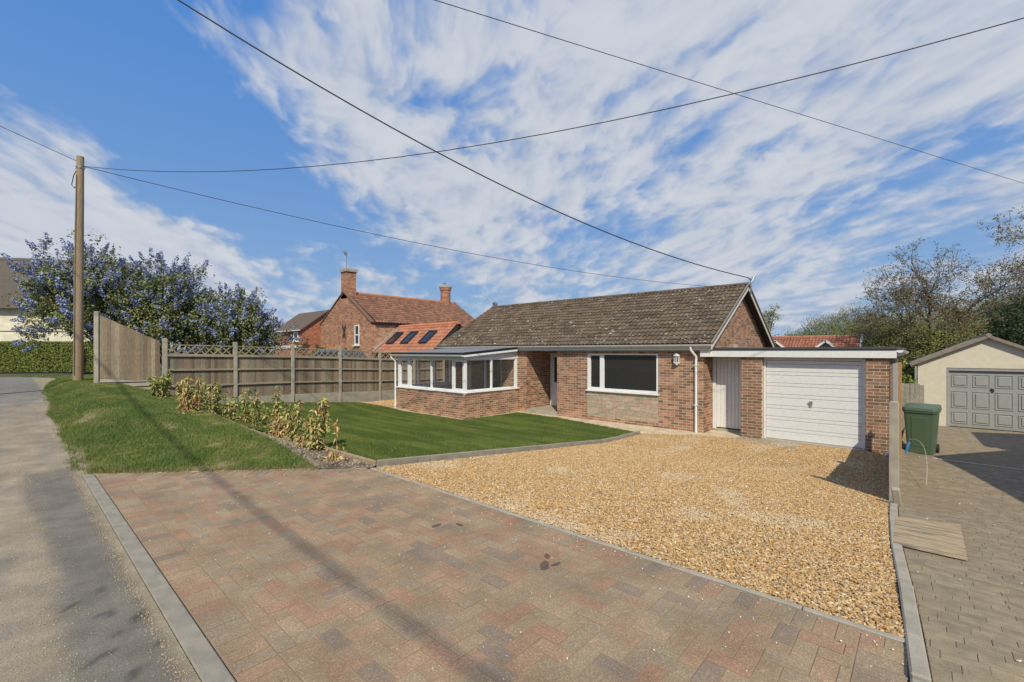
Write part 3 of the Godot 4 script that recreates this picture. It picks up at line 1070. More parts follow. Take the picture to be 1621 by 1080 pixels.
func ground() -> void:
	# one sheet to the horizon, a little lower where other surfaces are laid on it
	var b := MB.new()
	var xs := [-700.0, -400.0, -220.0, -130.0, -90.0, -60.0]
	for i in range(-45, 41):
		xs.append(float(i))
	xs.append_array([50.0, 70.0, 100.0, 160.0, 300.0, 600.0])
	var zs := [-900.0, -500.0, -260.0, -150.0, -100.0, -75.0, -60.0, -50.0]
	for i in range(-44, 31):
		zs.append(float(i))
	zs.append_array([40.0, 60.0, 100.0, 200.0, 500.0])
	for j in zs.size():
		for i in xs.size():
			var x: float = xs[i]
			var z: float = zs[j]
			var low := -0.14 if x > -18.0 and x < 16.0 and z > -21.5 and z < 6.0 else -0.03
			if x <= -18.0 and x > -33.0 and z > -3.6 and z < 14.0:
				low = -0.10
			b.v.append(on(x, z, low))
			b.n.append(GN(x, z))
			b.c.append(Color.WHITE)
	for j in zs.size() - 1:
		for i in xs.size() - 1:
			var k := j * xs.size() + i
			b.ix.append_array(PackedInt32Array([k, k + 1, k + xs.size() + 1, k, k + xs.size() + 1, k + xs.size()]))
	tag(part(self, "ground", b.done(), M.earth), "", "", "", "structure")
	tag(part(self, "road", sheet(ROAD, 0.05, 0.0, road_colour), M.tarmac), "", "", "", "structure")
	# lawns
	var lawn_l := func(x: float, z: float) -> Color:
		var n := fn.get_noise_2d(x * 16.0, z * 16.0)
		var m := fn2.get_noise_2d(x * 40.0, z * 40.0)
		var c := L(0.09, 0.12, 0.028).lerp(L(0.17, 0.165, 0.055), clampf(0.45 + n * 1.1, 0, 1))
		var bare := sm(0.36, 0.52, n + m * 0.35 + sm(-0.95, -0.6, z) * 0.25)
		return c.lerp(L(0.27, 0.20, 0.125), bare * 0.8)
	tag(part(self, "verge_lawn", sheet(LAWN_L, 0.16, 0.004, lawn_l), M.turf), "", "", "", "structure")
	var lawn_r := func(x: float, z: float) -> Color:
		return L(0.075, 0.110, 0.018).lerp(L(0.10, 0.135, 0.024), 0.5 + fn.get_noise_2d(x * 14.0, z * 14.0))
	tag(part(self, "front_lawn", sheet(LAWN_R, 0.2, 0.03, lawn_r), M.turf), "", "", "", "structure")
	var soil := func(x: float, z: float) -> Color:
		return L(0.085, 0.062, 0.042).lerp(L(0.22, 0.175, 0.12), clampf(0.5 + fn2.get_noise_2d(x * 45.0, z * 45.0) * 1.1, 0, 1))
	tag(part(self, "flower_bed", sheet(BED, 0.08, 0.012, soil), M.soil), "", "", "", "structure")
	var grav := func(x: float, z: float) -> Color:
		return L(0.42, 0.285, 0.135).lerp(L(0.48, 0.335, 0.17), 0.5 + fn.get_noise_2d(x * 30.0, z * 30.0))
	tag(part(self, "gravel_drive", sheet(GRAVEL, 0.15, -0.006, grav), M.sandy), "", "", "", "structure")
	var side := PackedVector2Array([Vector2(-15.2, -9.72), Vector2(-15.2, -14.0), Vector2(-16.9, -14.0), Vector2(-16.3, -9.15)])
	tag(part(self, "gravel_path", sheet(side, 0.2, 0.02, grav), M.sandy), "", "", "", "structure")
	# pale strip of fine gravel and concrete that follows the walls
	var strip := PackedVector2Array([Vector2(-15.25, -9.72), Vector2(-11.0, -9.78), Vector2(-10.85, -12.32), Vector2(-9.0, -12.22), Vector2(-5.65, -11.5), Vector2(-4.45, -12.28), Vector2(-3.62, -12.5), Vector2(-3.55, -12.86), Vector2(-3.55, -13.5), Vector2(-4.5, -13.5), Vector2(-4.5, -12.8), Vector2(-15.25, -12.8)])
	var pale := func(x: float, z: float) -> Color:
		return L(0.54, 0.44, 0.29).lerp(L(0.64, 0.54, 0.38), 0.5 + fn.get_noise_2d(x * 40.0, z * 40.0))
	tag(part(self, "wall_path", sheet(strip, 0.1, 0.010, pale), M.sandy), "", "", "", "structure")

func ico() -> ArrayMesh:
	var b := MB.new()
	var t := (1.0 + sqrt(5.0)) / 2.0
	var vs := [Vector3(-1, t, 0), Vector3(1, t, 0), Vector3(-1, -t, 0), Vector3(1, -t, 0), Vector3(0, -1, t), Vector3(0, 1, t), Vector3(0, -1, -t), Vector3(0, 1, -t), Vector3(t, 0, -1), Vector3(t, 0, 1), Vector3(-t, 0, -1), Vector3(-t, 0, 1)]
	for i in vs.size():
		vs[i] = vs[i].normalized() * rr(0.75, 1.2)
	for f in [[0, 11, 5], [0, 5, 1], [0, 1, 7], [0, 7, 10], [0, 10, 11], [1, 5, 9], [5, 11, 4], [11, 10, 2], [10, 7, 6], [7, 1, 8], [3, 9, 4], [3, 4, 2], [3, 2, 6], [3, 6, 8], [3, 8, 9], [4, 9, 5], [2, 4, 11], [6, 2, 10], [8, 6, 7], [9, 8, 1]]:
		b.tri(vs[f[0]], vs[f[1]], vs[f[2]], Color.WHITE)
	return b.done()

func pebbles() -> void:
	var st := ico()
	var pal := [L(0.503, 0.307, 0.123), L(0.575, 0.376, 0.171), L(0.450, 0.254, 0.085), L(0.611, 0.446, 0.255), L(0.377, 0.210, 0.076), L(0.486, 0.341, 0.187), L(0.665, 0.525, 0.341), L(0.539, 0.325, 0.119), L(0.324, 0.237, 0.154)]
	var xf := []
	var cols := PackedColorArray()
	var count := int(area(GRAVEL) * 4700.0)
	for i in count:
		var q := rand_in(GRAVEL)
		var s := rr(0.0055, 0.0115) * (1.0 + (0.45 if rng.randf() < 0.12 else 0.0))
		var bs := Basis(rdir(), rr(0, TAU)).scaled(Vector3(1, 0.75, 1)) * Basis.from_scale(Vector3(s * rr(0.9, 1.7), s * rr(0.4, 0.75), s))
		xf.append(Transform3D(bs, on(q.x, q.y, 0.002 + rr(0.0, 0.009))))
		var c: Color = pal[tone() % pal.size()]
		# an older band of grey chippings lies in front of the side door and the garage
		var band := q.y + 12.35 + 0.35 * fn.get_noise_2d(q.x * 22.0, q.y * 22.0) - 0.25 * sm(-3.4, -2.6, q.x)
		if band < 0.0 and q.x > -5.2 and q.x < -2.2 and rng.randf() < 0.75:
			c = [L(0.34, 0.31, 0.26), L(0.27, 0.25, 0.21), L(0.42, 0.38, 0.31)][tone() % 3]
		var patch := fn.get_noise_2d(q.x * 11.0, q.y * 11.0)
		c = c.lerp(L(0.62, 0.52, 0.38), sm(0.25, 0.5, patch) * 0.35)
		cols.append(vary(c, 0.16))
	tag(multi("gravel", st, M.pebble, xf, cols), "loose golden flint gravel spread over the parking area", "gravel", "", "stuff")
	# the strip by the fence and the line along the walls
	xf = []
	cols = PackedColorArray()
	for i in 9000:
		var q := Vector2(rr(-16.6, -15.2), rr(-13.5, -9.2))
		var s := rr(0.012, 0.02)
		xf.append(Transform3D(Basis(rdir(), rr(0, TAU)) * Basis.from_scale(Vector3(s * 1.2, s * 0.7, s)), on(q.x, q.y, 0.025)))
		cols.append(vary(pal[tone() % pal.size()], 0.15))
	tag(multi("side_gravel", st, M.pebble, xf, cols), "loose golden gravel between the sunroom and the slatted boundary fence", "gravel", "", "stuff")
	# grit in the road gutter and stray chips thrown on the block paving
	xf = []
	cols = PackedColorArray()
	for i in 8000:
		var q := Vector2(rr(-9.0, -0.3), -0.62 + rr(-0.05, 0.1) * rng.randf())
		if rng.randf() < 0.4:
			q = Vector2(rr(-16.0, -8.5), rr(-0.75, 0.5) * rng.randf() - 0.1)
		elif rng.randf() < 0.35:
			q = Vector2(rr(-9.0, -1.0), -0.18 + rr(-0.25, 0.45) * rng.randf())
		var s := rr(0.002, 0.0055)
		xf.append(Transform3D(Basis(rdir(), rr(0, TAU)) * Basis.from_scale(Vector3(s * 1.2, s * 0.7, s)), on(q.x, q.y, 0.002)))
		cols.append(vary(pal[tone() % pal.size()].lerp(L(0.34, 0.29, 0.22), 0.75), 0.2))
	for i in 420:
		var q := rand_in(PAVING)
		if rng.randf() < 0.45:
			q = Vector2(q.x, -3.55 + rr(0.0, 0.5) * rng.randf())
			if q.x < -6.0:
				continue
		var s := rr(0.002, 0.006)
		xf.append(Transform3D(Basis(rdir(), rr(0, TAU)) * Basis.from_scale(Vector3(s * 1.3, s * 0.7, s)), on(q.x, q.y, 0.012)))
		cols.append(vary(L(0.66, 0.60, 0.50), 0.2))
	for i in 260:
		var q := rand_in(DRIVE)
		var s := rr(0.004, 0.011)
		xf.append(Transform3D(Basis(rdir(), rr(0, TAU)) * Basis.from_scale(Vector3(s * 1.5, s * 0.6, s)), on(q.x, q.y, 0.012)))
		cols.append(vary(L(0.58, 0.50, 0.38), 0.25))
	for i in 2600:
		var q := rand_in(BED)
		var s := rr(0.004, 0.016)
		xf.append(Transform3D(Basis(rdir(), rr(0, TAU)) * Basis.from_scale(Vector3(s * 1.3, s * 0.7, s)), on(q.x, q.y, 0.014)))
		cols.append(vary(L(0.33, 0.27, 0.19), 0.4))
	tag(multi("grit", st, M.pebble, xf, cols), "scattered grit and stray stone chips on paving, soil and road edge", "grit", "", "stuff")

func tuft(blades: int, h: float, spread: float, wid: float) -> ArrayMesh:
	var b := MB.new()
	for i in blades:
		var a := rr(0, TAU)
		var o := Vector3(cos(a), 0, sin(a)) * spread * sqrt(rng.randf())
		var lean := Vector3(rr(-1, 1), 0, rr(-1, 1)) * h * 0.55
		var s := Vector3(cos(a + 1.3), 0, sin(a + 1.3)) * wid
		var hh := h * rr(0.6, 1.15)
		var m := o + Vector3(0, hh * 0.6, 0) + lean * 0.4
		var t := o + Vector3(0, hh, 0) + lean
		var k := rr(0.75, 1.15)
		var c := Color(k, k, k * rr(0.8, 1.0))
		b.quad(o - s, o + s, m + s * 0.8, m - s * 0.8, c)
		b.tri(m - s * 0.8, m + s * 0.8, t, c)
	return b.done()

func grass() -> void:
	var tf := tuft(11, 0.052, 0.05, 0.0022)
	var xf := []
	var cols := PackedColorArray()
	for i in int(area(LAWN_L) * 1250.0):
		var q := rand_in(LAWN_L)
		var n := fn.get_noise_2d(q.x * 16.0, q.y * 16.0)
		var m := fn2.get_noise_2d(q.x * 40.0, q.y * 40.0)
		var bare := sm(0.36, 0.52, n + m * 0.35 + sm(-0.95, -0.6, q.y) * 0.25)
		if rng.randf() < bare * 0.85:
			continue
		var rough := sm(-1.9, -0.8, q.y)
		var k := rr(0.7, 1.1) * (1.0 + rough * rr(0.0, 0.7))
		xf.append(Transform3D(Basis(Vector3.UP, rr(0, TAU)) * Basis.from_scale(Vector3(1.0, k, 1.0)), on(q.x, q.y, 0.0)))
		var c := L(0.115, 0.180, 0.034).lerp(L(0.235, 0.26, 0.075), clampf(0.32 + n * 1.1 + m * 0.4, 0, 1))
		c = c.lerp(L(0.32, 0.28, 0.13), sm(0.1, 0.5, m + rr(-0.2, 0.2)) * 0.35)
		c = c.lerp(L(0.30, 0.21, 0.10), sm(0.16, 0.0, border_x(q.y) - q.x - 0.03) * 0.6)
		cols.append(vary(c, 0.22))
	tag(multi("verge_grass", tf, M.blade, xf, cols), "patchy grass of the raised lawn and bank beside the road", "grass", "", "stuff")
	var tf2 := tuft(9, 0.042, 0.05, 0.0026)
	xf = []
	cols = PackedColorArray()
	for i in int(area(LAWN_R) * 950.0):
		var q := rand_in(LAWN_R) + Vector2(rr(-0.03, 0.03), rr(-0.03, 0.03))
		xf.append(Transform3D(Basis(Vector3.UP, rr(0, TAU)) * Basis.from_scale(Vector3(1.0, rr(0.75, 1.1), 1.0)), on(q.x, q.y, 0.028)))
		var n := fn.get_noise_2d(q.x * 6.0, q.y * 38.0)
		var c := L(0.095, 0.145, 0.022).lerp(L(0.175, 0.215, 0.045), clampf(0.42 + n * 1.3 + fn2.get_noise_2d(q.x * 9.0, q.y * 9.0) * 0.7, 0, 1))
		cols.append(vary(c, 0.2))
	tag(multi("turf_grass", tf2, M.blade, xf, cols), "dense green new turf of the front lawn", "grass", "", "stuff")
	# weeds where the lawn meets the road
	xf = []
	cols = PackedColorArray()
	for i in 500:
		var x := rr(-16.0, -8.9)
		var q := Vector2(x, -0.66 + rr(-0.3, 0.1) * rng.randf())
		xf.append(Transform3D(Basis(Vector3.UP, rr(0, TAU)) * Basis.from_scale(Vector3(1.3, rr(0.5, 1.3), 1.3)), on(q.x, q.y, 0.0)))
		cols.append(vary(L(0.17, 0.20, 0.06), 0.3))
	tag(multi("edge_grass", tf, M.blade, xf, cols), "ragged grass tufts straggling over the sandy road edge", "grass", "", "stuff")

# ---------------------------------------------------------------- block paving
func prism(poly: PackedVector2Array, c: Vector2, gap: float, cham: float, depth: float) -> ArrayMesh:
	var a := Geometry2D.offset_polygon(poly, -gap, Geometry2D.JOIN_MITER)
	var b := Geometry2D.offset_polygon(poly, -gap - cham, Geometry2D.JOIN_MITER)
	var m := MB.new()
	if a.is_empty() or b.is_empty() or a[0].size() != b[0].size():
		return null
	var o: PackedVector2Array = a[0]
	var n: PackedVector2Array = b[0]
	var sa := 0.0
	for i in o.size():
		sa += o[i].cross(o[(i + 1) % o.size()])
	if sa < 0.0:
		o.reverse()
		n.reverse()
	# the two rings start at the vertex nearest each other
	var s := 0
	for i in n.size():
		if n[i].distance_squared_to(o[0]) < n[s].distance_squared_to(o[0]):
			s = i
	var k := o.size()
	var V := func(p: Vector2, y: float) -> Vector3: return Vector3(p.x - c.x, y, p.y - c.y)
	for i in range(1, k - 1):
		m.tri(V.call(n[s], 0.0), V.call(n[(s + i + 1) % k], 0.0), V.call(n[(s + i) % k], 0.0), Color.WHITE)
	for i in k:
		var p0 := o[i]
		var p1 := o[(i + 1) % k]
		var q0 := n[(s + i) % k]
		var q1 := n[(s + i + 1) % k]
		m.quad(V.call(p1, -cham * 0.8), V.call(p0, -cham * 0.8), V.call(q0, 0.0), V.call(q1, 0.0), Color.WHITE)
		m.quad(V.call(p1, -depth), V.call(p0, -depth), V.call(p0, -cham * 0.8), V.call(p1, -cham * 0.8), Color.WHITE)
	return m.done()

func tilted(x: float, z: float, lift: float, turn: float) -> Transform3D:
	var n := GN(x, z)
	var ux := (Vector3.RIGHT - n * n.x).normalized()
	return Transform3D(Basis(ux, n, ux.cross(n)).rotated(n, turn), on(x, z, lift))

func lay(parent: Node3D, called: String, key: String, polys: Array, most: int, lift: float, uneven: float, gap: float, w: float) -> void:
	# polys: [polygon, is_full, turned]
	var full := prism(PackedVector2Array([Vector2(-w, -w * 0.5), Vector2(w, -w * 0.5), Vector2(w, w * 0.5), Vector2(-w, w * 0.5)]), Vector2.ZERO, gap, 0.003, 0.03)
	var items := []
	for p in polys:
		var c := Vector2.ZERO
		for q: Vector2 in p[0]:
			c += q
		c /= p[0].size()
		items.append([c.length_squared() - (1e4 if P_in_view(c) else 0.0), c, p])
	items.sort_custom(func(a, b): return a[0] < b[0])
	var ts: Array = M[key + "_tones"]
	var cs: Array = M[key + "_cols"]
	var b := MB.new()
	var made := 0
	for it in items:
		var c: Vector2 = it[1]
		var m: ArrayMesh = full if it[2][1] else prism(it[2][0], c, gap, 0.003, 0.03)
		if m == null:
			continue
		var t := tilted(c.x, c.y, lift + rr(-uneven, uneven), PI / 2 if it[2][1] and it[2][2] else 0.0)
		t.basis = t.basis * Basis.from_euler(Vector3(rr(-1, 1), 0, rr(-1, 1)) * uneven * 4.0)
		var k := tone() % ts.size()
		if made < most:
			part(parent, called, m, ts[k], t)
			made += 1
		else:
			add_mesh(b, m, t, vary(cs[k], 0.07))
	stuff(parent, called, b.done(), M[key])

func P_in_view(c: Vector2) -> bool:
	var d := Vector3(c.x, G(c.x, c.y) - EYE, c.y)
	var t := d.dot(FW)
	if t < 0.3:
		return false
	var x := 810.5 + FOC * d.dot(RT) / t
	var y := 556.0 - FOC * d.y / t
	return x > -10 and x < 1631 and y < 1090

func rect(x0: float, z0: float, x1: float, z1: float) -> PackedVector2Array:
	return PackedVector2Array([Vector2(x0, z0), Vector2(x1, z0), Vector2(x1, z1), Vector2(x0, z1)])

func paving() -> void:
	var o := Node3D.new()
	o.name = "paved_driveway"
	add_child(o)
	tag(o, "", "", "", "structure")
	var bed := func(_x: float, _z: float) -> Color: return Color.WHITE
	part(o, "jointing_sand", sheet(PAVING, 0.5, 0.0004, bed), M.joint)
	var polys := []
	var inner: PackedVector2Array = Geometry2D.offset_polygon(PAVING, -0.23, Geometry2D.JOIN_MITER)[0]
	var lat := []
	for i in range(-110, 20):
		for j in range(-110, 110):
			var px := (i * 1 + j * 2) * 0.115
			var pz := (i * 1 - j * 2) * 0.115
			if px < -9.2 or px > 0.3 or pz < -4.0 or pz > -0.4:
				continue
			lat.append([rect(px, pz, px + 0.23, pz + 0.115), false])
			lat.append([rect(px + 0.23, pz - 0.115, px + 0.345, pz + 0.115), true])
	for l in lat:
		var cnt := 0
		for q: Vector2 in l[0]:
			if Geometry2D.is_point_in_polygon(q, inner):
				cnt += 1
		if cnt == 4:
			polys.append([l[0], true, l[1]])
		elif cnt > 0:
			for piece in Geometry2D.intersect_polygons(l[0], inner):
				if area(piece) > 0.0008:
					polys.append([piece, false, false])
	# a course of headers all round
	var k := PAVING.size()
	for e in k:
		var a := PAVING[e]
		var b := PAVING[(e + 1) % k]
		var u := (b - a).normalized()
		var n := Vector2(-u.y, u.x)
		if not Geometry2D.is_point_in_polygon((a + b) * 0.5 + n * 0.1, PAVING):
			n = -n
		var ia := inner[0]
		var ib := inner[0]
		for q in inner:
			if q.distance_squared_to(a) < ia.distance_squared_to(a):
				ia = q
			if q.distance_squared_to(b) < ib.distance_squared_to(b):
				ib = q
		var ring := PackedVector2Array([a, b, ib, ia])
		var s := 0.0
		while s < (b - a).length():
			var r := PackedVector2Array([a + u * s, a + u * (s + 0.115), a + u * (s + 0.115) + n * 0.23, a + u * s + n * 0.23])
			for piece in Geometry2D.intersect_polygons(r, ring):
				if area(piece) > 0.0008:
					polys.append([piece, false, false])
			s += 0.115
	lay(o, "paver", "paver", polys, 300, 0.006, 0.0012, 0.0032, 0.115)
	# kerb stones to the road, and the edging between paving and gravel
	var x := -8.75
	while x < 0.05:
		boxpart(o, "kerb_stone", Vector3(x + 0.003, 0.30, -0.805), Vector3(minf(x + 0.912, 0.06), 0.508, -0.685), M.kerb, 0.008)
		x += 0.915
	x = -6.1
	while x < -0.1:
		boxpart(o, "edging_strip", Vector3(x + 0.003, 0.40, -3.640), Vector3(minf(x + 0.912, -0.06), 0.512, -3.590), M.concrete, 0.006)
		x += 0.915
	var s0 := Vector2(-8.76, -0.80)
	var s1 := Vector2(-6.17, -3.59)
	for i in 4:
		var a := s0.lerp(s1, i / 4.0)
		var e := s0.lerp(s1, (i + 1) / 4.0)
		var u := Vector3(e.x - a.x, 0, e.y - a.y)
		var m := MB.new()
		m.cbox(Transform3D(Basis(u.cross(Vector3.UP).normalized() * -1.0, Vector3.UP, u.normalized()), Vector3((a.x + e.x) * 0.5 - 0.005, 0.46, (a.y + e.y) * 0.5 + 0.0)), Vector3(0.05, 0.10, u.length() - 0.004), 0.006, Color.WHITE)
		part(o, "edging_strip", m.done(), M.concrete)
	# damp marks on the blocks
	for q in [[727, 832, 0.05], [690, 834, 0.07], [866, 882, 0.05], [862, 897, 0.09], [880, 895, 0.05]]:
		var c := ground_at(q[0], q[1])
		var mb := MB.new()
		var pts := []
		var rot := rr(0, TAU)
		for i in 11:
			var w := TAU * i / 11
			pts.append(Vector3(cos(w) * q[2] * rr(0.7, 1.1), 0, sin(w) * q[2] * 0.42 * rr(0.6, 1.2)).rotated(Vector3.UP, rot))
		for i in 11:
			mb.tri(Vector3.ZERO, pts[(i + 1) % 11], pts[i], Color.WHITE)
		part(o, "damp_mark", mb.done(), M.damp, Transform3D(Basis(), c + Vector3(0, 0.0105, 0)))
	# neighbour's drive
	var d := Node3D.new()
	d.name = "side_driveway"
	add_child(d)
	tag(d, "", "", "", "structure")
	part(d, "jointing_sand", sheet(DRIVE, 0.4, 0.0005, bed), M.joint2)
	polys = []
	var r := 0
	var z := -0.85
	while z > -20.4:
		var xx := -0.8 + (0.1 if r % 2 else 0.0) + rr(-0.05, 0.05)
		while xx < 3.2:
			var q := rect(xx, z - 0.1, xx + 0.2, z)
			var cnt := 0
			for p in q:
				if Geometry2D.is_point_in_polygon(p, DRIVE):
					cnt += 1
			if cnt == 4:
				polys.append([q, true, false])
			elif cnt > 0:
				for piece in Geometry2D.intersect_polygons(q, DRIVE):
					if area(piece) > 0.002:
						polys.append([piece, false, false])
			xx += 0.2
		z -= 0.1
		r += 1
	lay(d, "paver", "drive", polys, 300, 0.004, 0.0025, 0.0013, 0.1)
	# concrete edging between gravel and the neighbour's drive
	var pts2 := [Vector2(0.0, -0.82), Vector2(0.0, -2.0), Vector2(-0.01, -3.2), Vector2(-0.10, -4.6), Vector2(-0.20, -5.9), Vector2(-0.27, -7.2), Vector2(-0.31, -8.3)]
	for i in pts2.size() - 1:
		var a: Vector2 = pts2[i]
		var e: Vector2 = pts2[i + 1]
		var u := Vector3(e.x - a.x, G(e.x, e.y) - G(a.x, a.y), e.y - a.y)
		var m := MB.new()
		var ln := u.length()
		u /= ln
		var sd := Vector3.UP.cross(u).normalized()
		m.cbox(Transform3D(Basis(sd, u.cross(sd), u), on((a.x + e.x) * 0.5, (a.y + e.y) * 0.5, -0.02)), Vector3(0.085, 0.10, ln - 0.004), 0.01, Color.WHITE)
		part(d, "edging_stone", m.done(), M.concrete)
	# lawn edging boards: concrete along the gravel, timber along the bed
	var ed := thing("lawn_edging", "low grey concrete edging between the front lawn and the gravel", "edging")
	var l0 := Vector2(-6.22, -3.78)
	var l1 := Vector2(-5.72, -11.5)
	for i in 8:
		var a := l0.lerp(l1, i / 8.0)
		var e := l0.lerp(l1, (i + 1) / 8.0)
		var u := Vector3(e.x - a.x, G(e.x, e.y) - G(a.x, a.y), e.y - a.y)
		var ln := u.length()
		u /= ln
		var sd := Vector3.UP.cross(u).normalized()
		var m := MB.new()
		m.cbox(Transform3D(Basis(sd, u.cross(sd), u), on((a.x + e.x) * 0.5, (a.y + e.y) * 0.5, -0.01)), Vector3(0.05, 0.19, ln - 0.006), 0.008, Color.WHITE)
		part(ed, "edging_stone", m.done(), M.kerb)
	var ew := thing("timber_edging", "low brown timber edging between the plant bed and the front lawn", "edging")
	var w0 := Vector2(-6.25, -3.77)
	var w1 := Vector2(-9.4, -3.66)
	for i in 2:
		var a := w0.lerp(w1, i / 2.0)
		var e := w0.lerp(w1, (i + 1) / 2.0)
		var u := Vector3(e.x - a.x, G(e.x, e.y) - G(a.x, a.y), e.y - a.y)
		var ln := u.length()
		u /= ln
		var sd := Vector3.UP.cross(u).normalized()
		var m := MB.new()
		m.cbox(Transform3D(Basis(sd, u.cross(sd), u), on((a.x + e.x) * 0.5, (a.y + e.y) * 0.5, -0.03)), Vector3(0.06, 0.20, ln - 0.008), 0.006, Color.WHITE)
		part(ew, "board", m.done(), M.edging_wood)

# ---------------------------------------------------------------- the bungalow
const BX0 := -15.5
const BX1 := -4.46
const BZ := -12.75
const BZ2 := -19.4

func bungalow() -> void:
	var o := thing("bungalow", "red brick bungalow with grey tiled gable roof behind the green front lawn", "house")
	var mb := MB.new()
	var bl := []
	var X := Vector3.RIGHT
	var Zp := Vector3.BACK
	# front wall left of the porch (inside the sunroom), with patio doors
	var hp := [Rect2(1.5, 0.12, 1.9, 1.95)]
	core(mb, Vector3(BX0, 0, BZ), X, Zp, 4.7, 2.42, 0.24, hp)
	bricks(bl, Vector3(BX0, 0, BZ), X, Zp, 4.7, 0.0, 2.40, hp)
	# front wall right of the porch, with the living room window and the stone panel
	var hw := [Rect2(1.23, 0.99, 2.44, 1.20)]
	core(mb, Vector3(-9.43, 0, BZ), X, Zp, 4.97, 2.42, 0.24, hw)
	bricks(bl, Vector3(-9.43, 0, BZ), X, Zp, 4.97, 0.0, 2.40, [Rect2(1.23, 0.0, 2.44, 2.19)])
	# a low brick plinth under the stone
	bricks(bl, Vector3(-8.2, 0, BZ), X, Zp, 2.44, 0.0, 0.15, [])
	# porch
	core(mb, Vector3(-10.80, 0, BZ - 0.25), Vector3.FORWARD, X, 1.10, 2.42, 0.2, [])
	bricks(bl, Vector3(-10.80, 0, BZ - 0.012), Vector3.FORWARD, X, 1.34, 0.0, 2.40, [])
	var hd := [Rect2(0.04, 0.14, 0.95, 2.02)]
	core(mb, Vector3(-10.80, 0, -14.1), X, Zp, 1.37, 2.42, 0.2, hd)
	bricks(bl, Vector3(-10.80, 0, -14.1), X, Zp, 1.37, 0.0, 2.40, hd)
	core(mb, Vector3(-9.43, 0, -14.1), Zp, Vector3.LEFT, 1.10, 2.42, 0.2, [])
	# right side, left side and back
	core(mb, Vector3(BX1, 0, BZ - 0.25), Vector3.FORWARD, X, 6.4, 2.45, 0.22, [])
	gable_x(mb, BX1 - 0.008, 0.22, BZ, BZ2, -16.08, 2.44, 4.30)
	bricks(bl, Vector3(BX1, 0, BZ - 0.012), Vector3.FORWARD, X, 0.70, 0.0, 2.40, [])
	var span := func(y: float) -> Vector2:
		var k := clampf((4.32 - y) / 1.88, 0.0, 1.0)
		return Vector2(3.33 - 3.28 * k, 3.33 + 3.28 * k)
	bricks(bl, Vector3(BX1, 0, BZ), Vector3.FORWARD, X, 6.65, 2.25, 4.28, [Rect2(2.62, 2.25, 0.50, 0.24), Rect2(3.13, 3.78, 0.32, 0.6)], span)
	core(mb, Vector3(BX0, 0, BZ2 + 0.25), Zp, Vector3.LEFT, 6.4, 2.45, 0.22, [])
	gable_x(mb, BX0 + 0.22, 0.22, BZ, BZ2, -16.08, 2.44, 4.30)
	core(mb, Vector3(BX1, 0, BZ2), Vector3.LEFT, Vector3.FORWARD, 11.04, 2.42, 0.22, [])
	part(o, "wall", mb.done(), M.mortar)
	emit(o, "brick", bl, "brick", 300)
	# stone panel under the window, random courses
	var st := []
	var y := 0.155
	while y < 0.92:
		var h := minf(rr(0.085, 0.17), 0.93 - y)
		if 0.93 - y - h < 0.06:
			h = 0.93 - y
		var a := 0.0
		while a < 2.44:
			var w := minf(rr(0.16, 0.48), 2.44 - a)
			if 2.44 - a - w < 0.1:
				w = 2.44 - a
			st.append(Transform3D(Basis(X * (w - 0.012), Vector3(0, h - 0.012, 0), Zp * 0.03), Vector3(-8.2 + a + w * 0.5, y + h * 0.5, BZ - 0.015 + rr(-0.002, 0.006))))
			a += w
		y += h
	emit(o, "stone", st, "stone", 300)
	# pale cement patch and white vent piece on the gable
	boxpart(o, "cement_patch", Vector3(BX1 - 0.03, 2.27, -15.86), Vector3(BX1 - 0.002, 2.49, -15.38), M.stone_tones[4])
	boxpart(o, "gable_vent", Vector3(BX1 - 0.03, 3.78, -16.18), Vector3(BX1 + 0.004, 4.22, -16.0), M.offwhite)
	# windows and doors
	window(o, "window", Vector3(-9.43, 0, BZ - 0.02), X, Zp, 1.23, 3.67, 0.99, 2.19, [Rect2(1.33, 1.08, 0.36, 1.03), Rect2(1.83, 1.06, 1.77, 1.07)], 0.06, M.upvc, true)
	window(o, "patio_door", Vector3(BX0, 0, BZ - 0.05), X, Zp, 1.5, 3.4, 0.12, 2.07, [Rect2(1.58, 0.22, 0.82, 1.77), Rect2(2.50, 0.22, 0.82, 1.77)], 0.06, M.upvc, false)
	var d := Node3D.new()
	d.name = "front_door"
	o.add_child(d, true)
	window(d, "glazed_leaf", Vector3(-10.80, 0, -14.13), X, Zp, 0.04, 0.99, 0.14, 2.16, [Rect2(0.20, 1.05, 0.55, 0.97)], 0.1, M.upvc, false)
	boxpart(d, "panel", Vector3(-10.60, 0.30, -14.135), Vector3(-9.98, 1.02, -14.118), M.upvc, 0.006)
	var hb := MB.new()
	hb.cbox(Transform3D(Basis(), Vector3(-9.90, 1.13, -14.10)), Vector3(0.03, 0.2, 0.03), 0.006, Color.WHITE)
	hb.cbox(Transform3D(Basis(), Vector3(-9.95, 1.16, -14.07)), Vector3(0.12, 0.022, 0.022), 0.006, Color.WHITE)
	part(d, "handle", hb.done(), M.steel)
	boxpart(o, "porch_step", Vector3(-10.81, 0.0, -14.1), Vector3(-9.42, 0.13, BZ + 0.02), M.concrete, 0.01)
	# rooms behind the glass
	boxpart(o, "floor", Vector3(BX0 + 0.3, 0.02, BZ2 + 0.3), Vector3(BX1 - 0.3, 0.10, BZ - 0.26), M.carpet)
	boxpart(o, "ceiling", Vector3(BX0 + 0.25, 2.40, BZ2 + 0.25), Vector3(BX1 - 0.25, 2.44, BZ - 0.26), M.plaster)
	boxpart(o, "inner_wall", Vector3(BX0 + 0.3, 0.10, -16.6), Vector3(BX1 - 0.3, 2.40, -16.5), M.plaster)
	boxpart(o, "inner_wall", Vector3(-9.35, 0.10, -16.5), Vector3(-9.25, 2.40, -13.05), M.plaster)
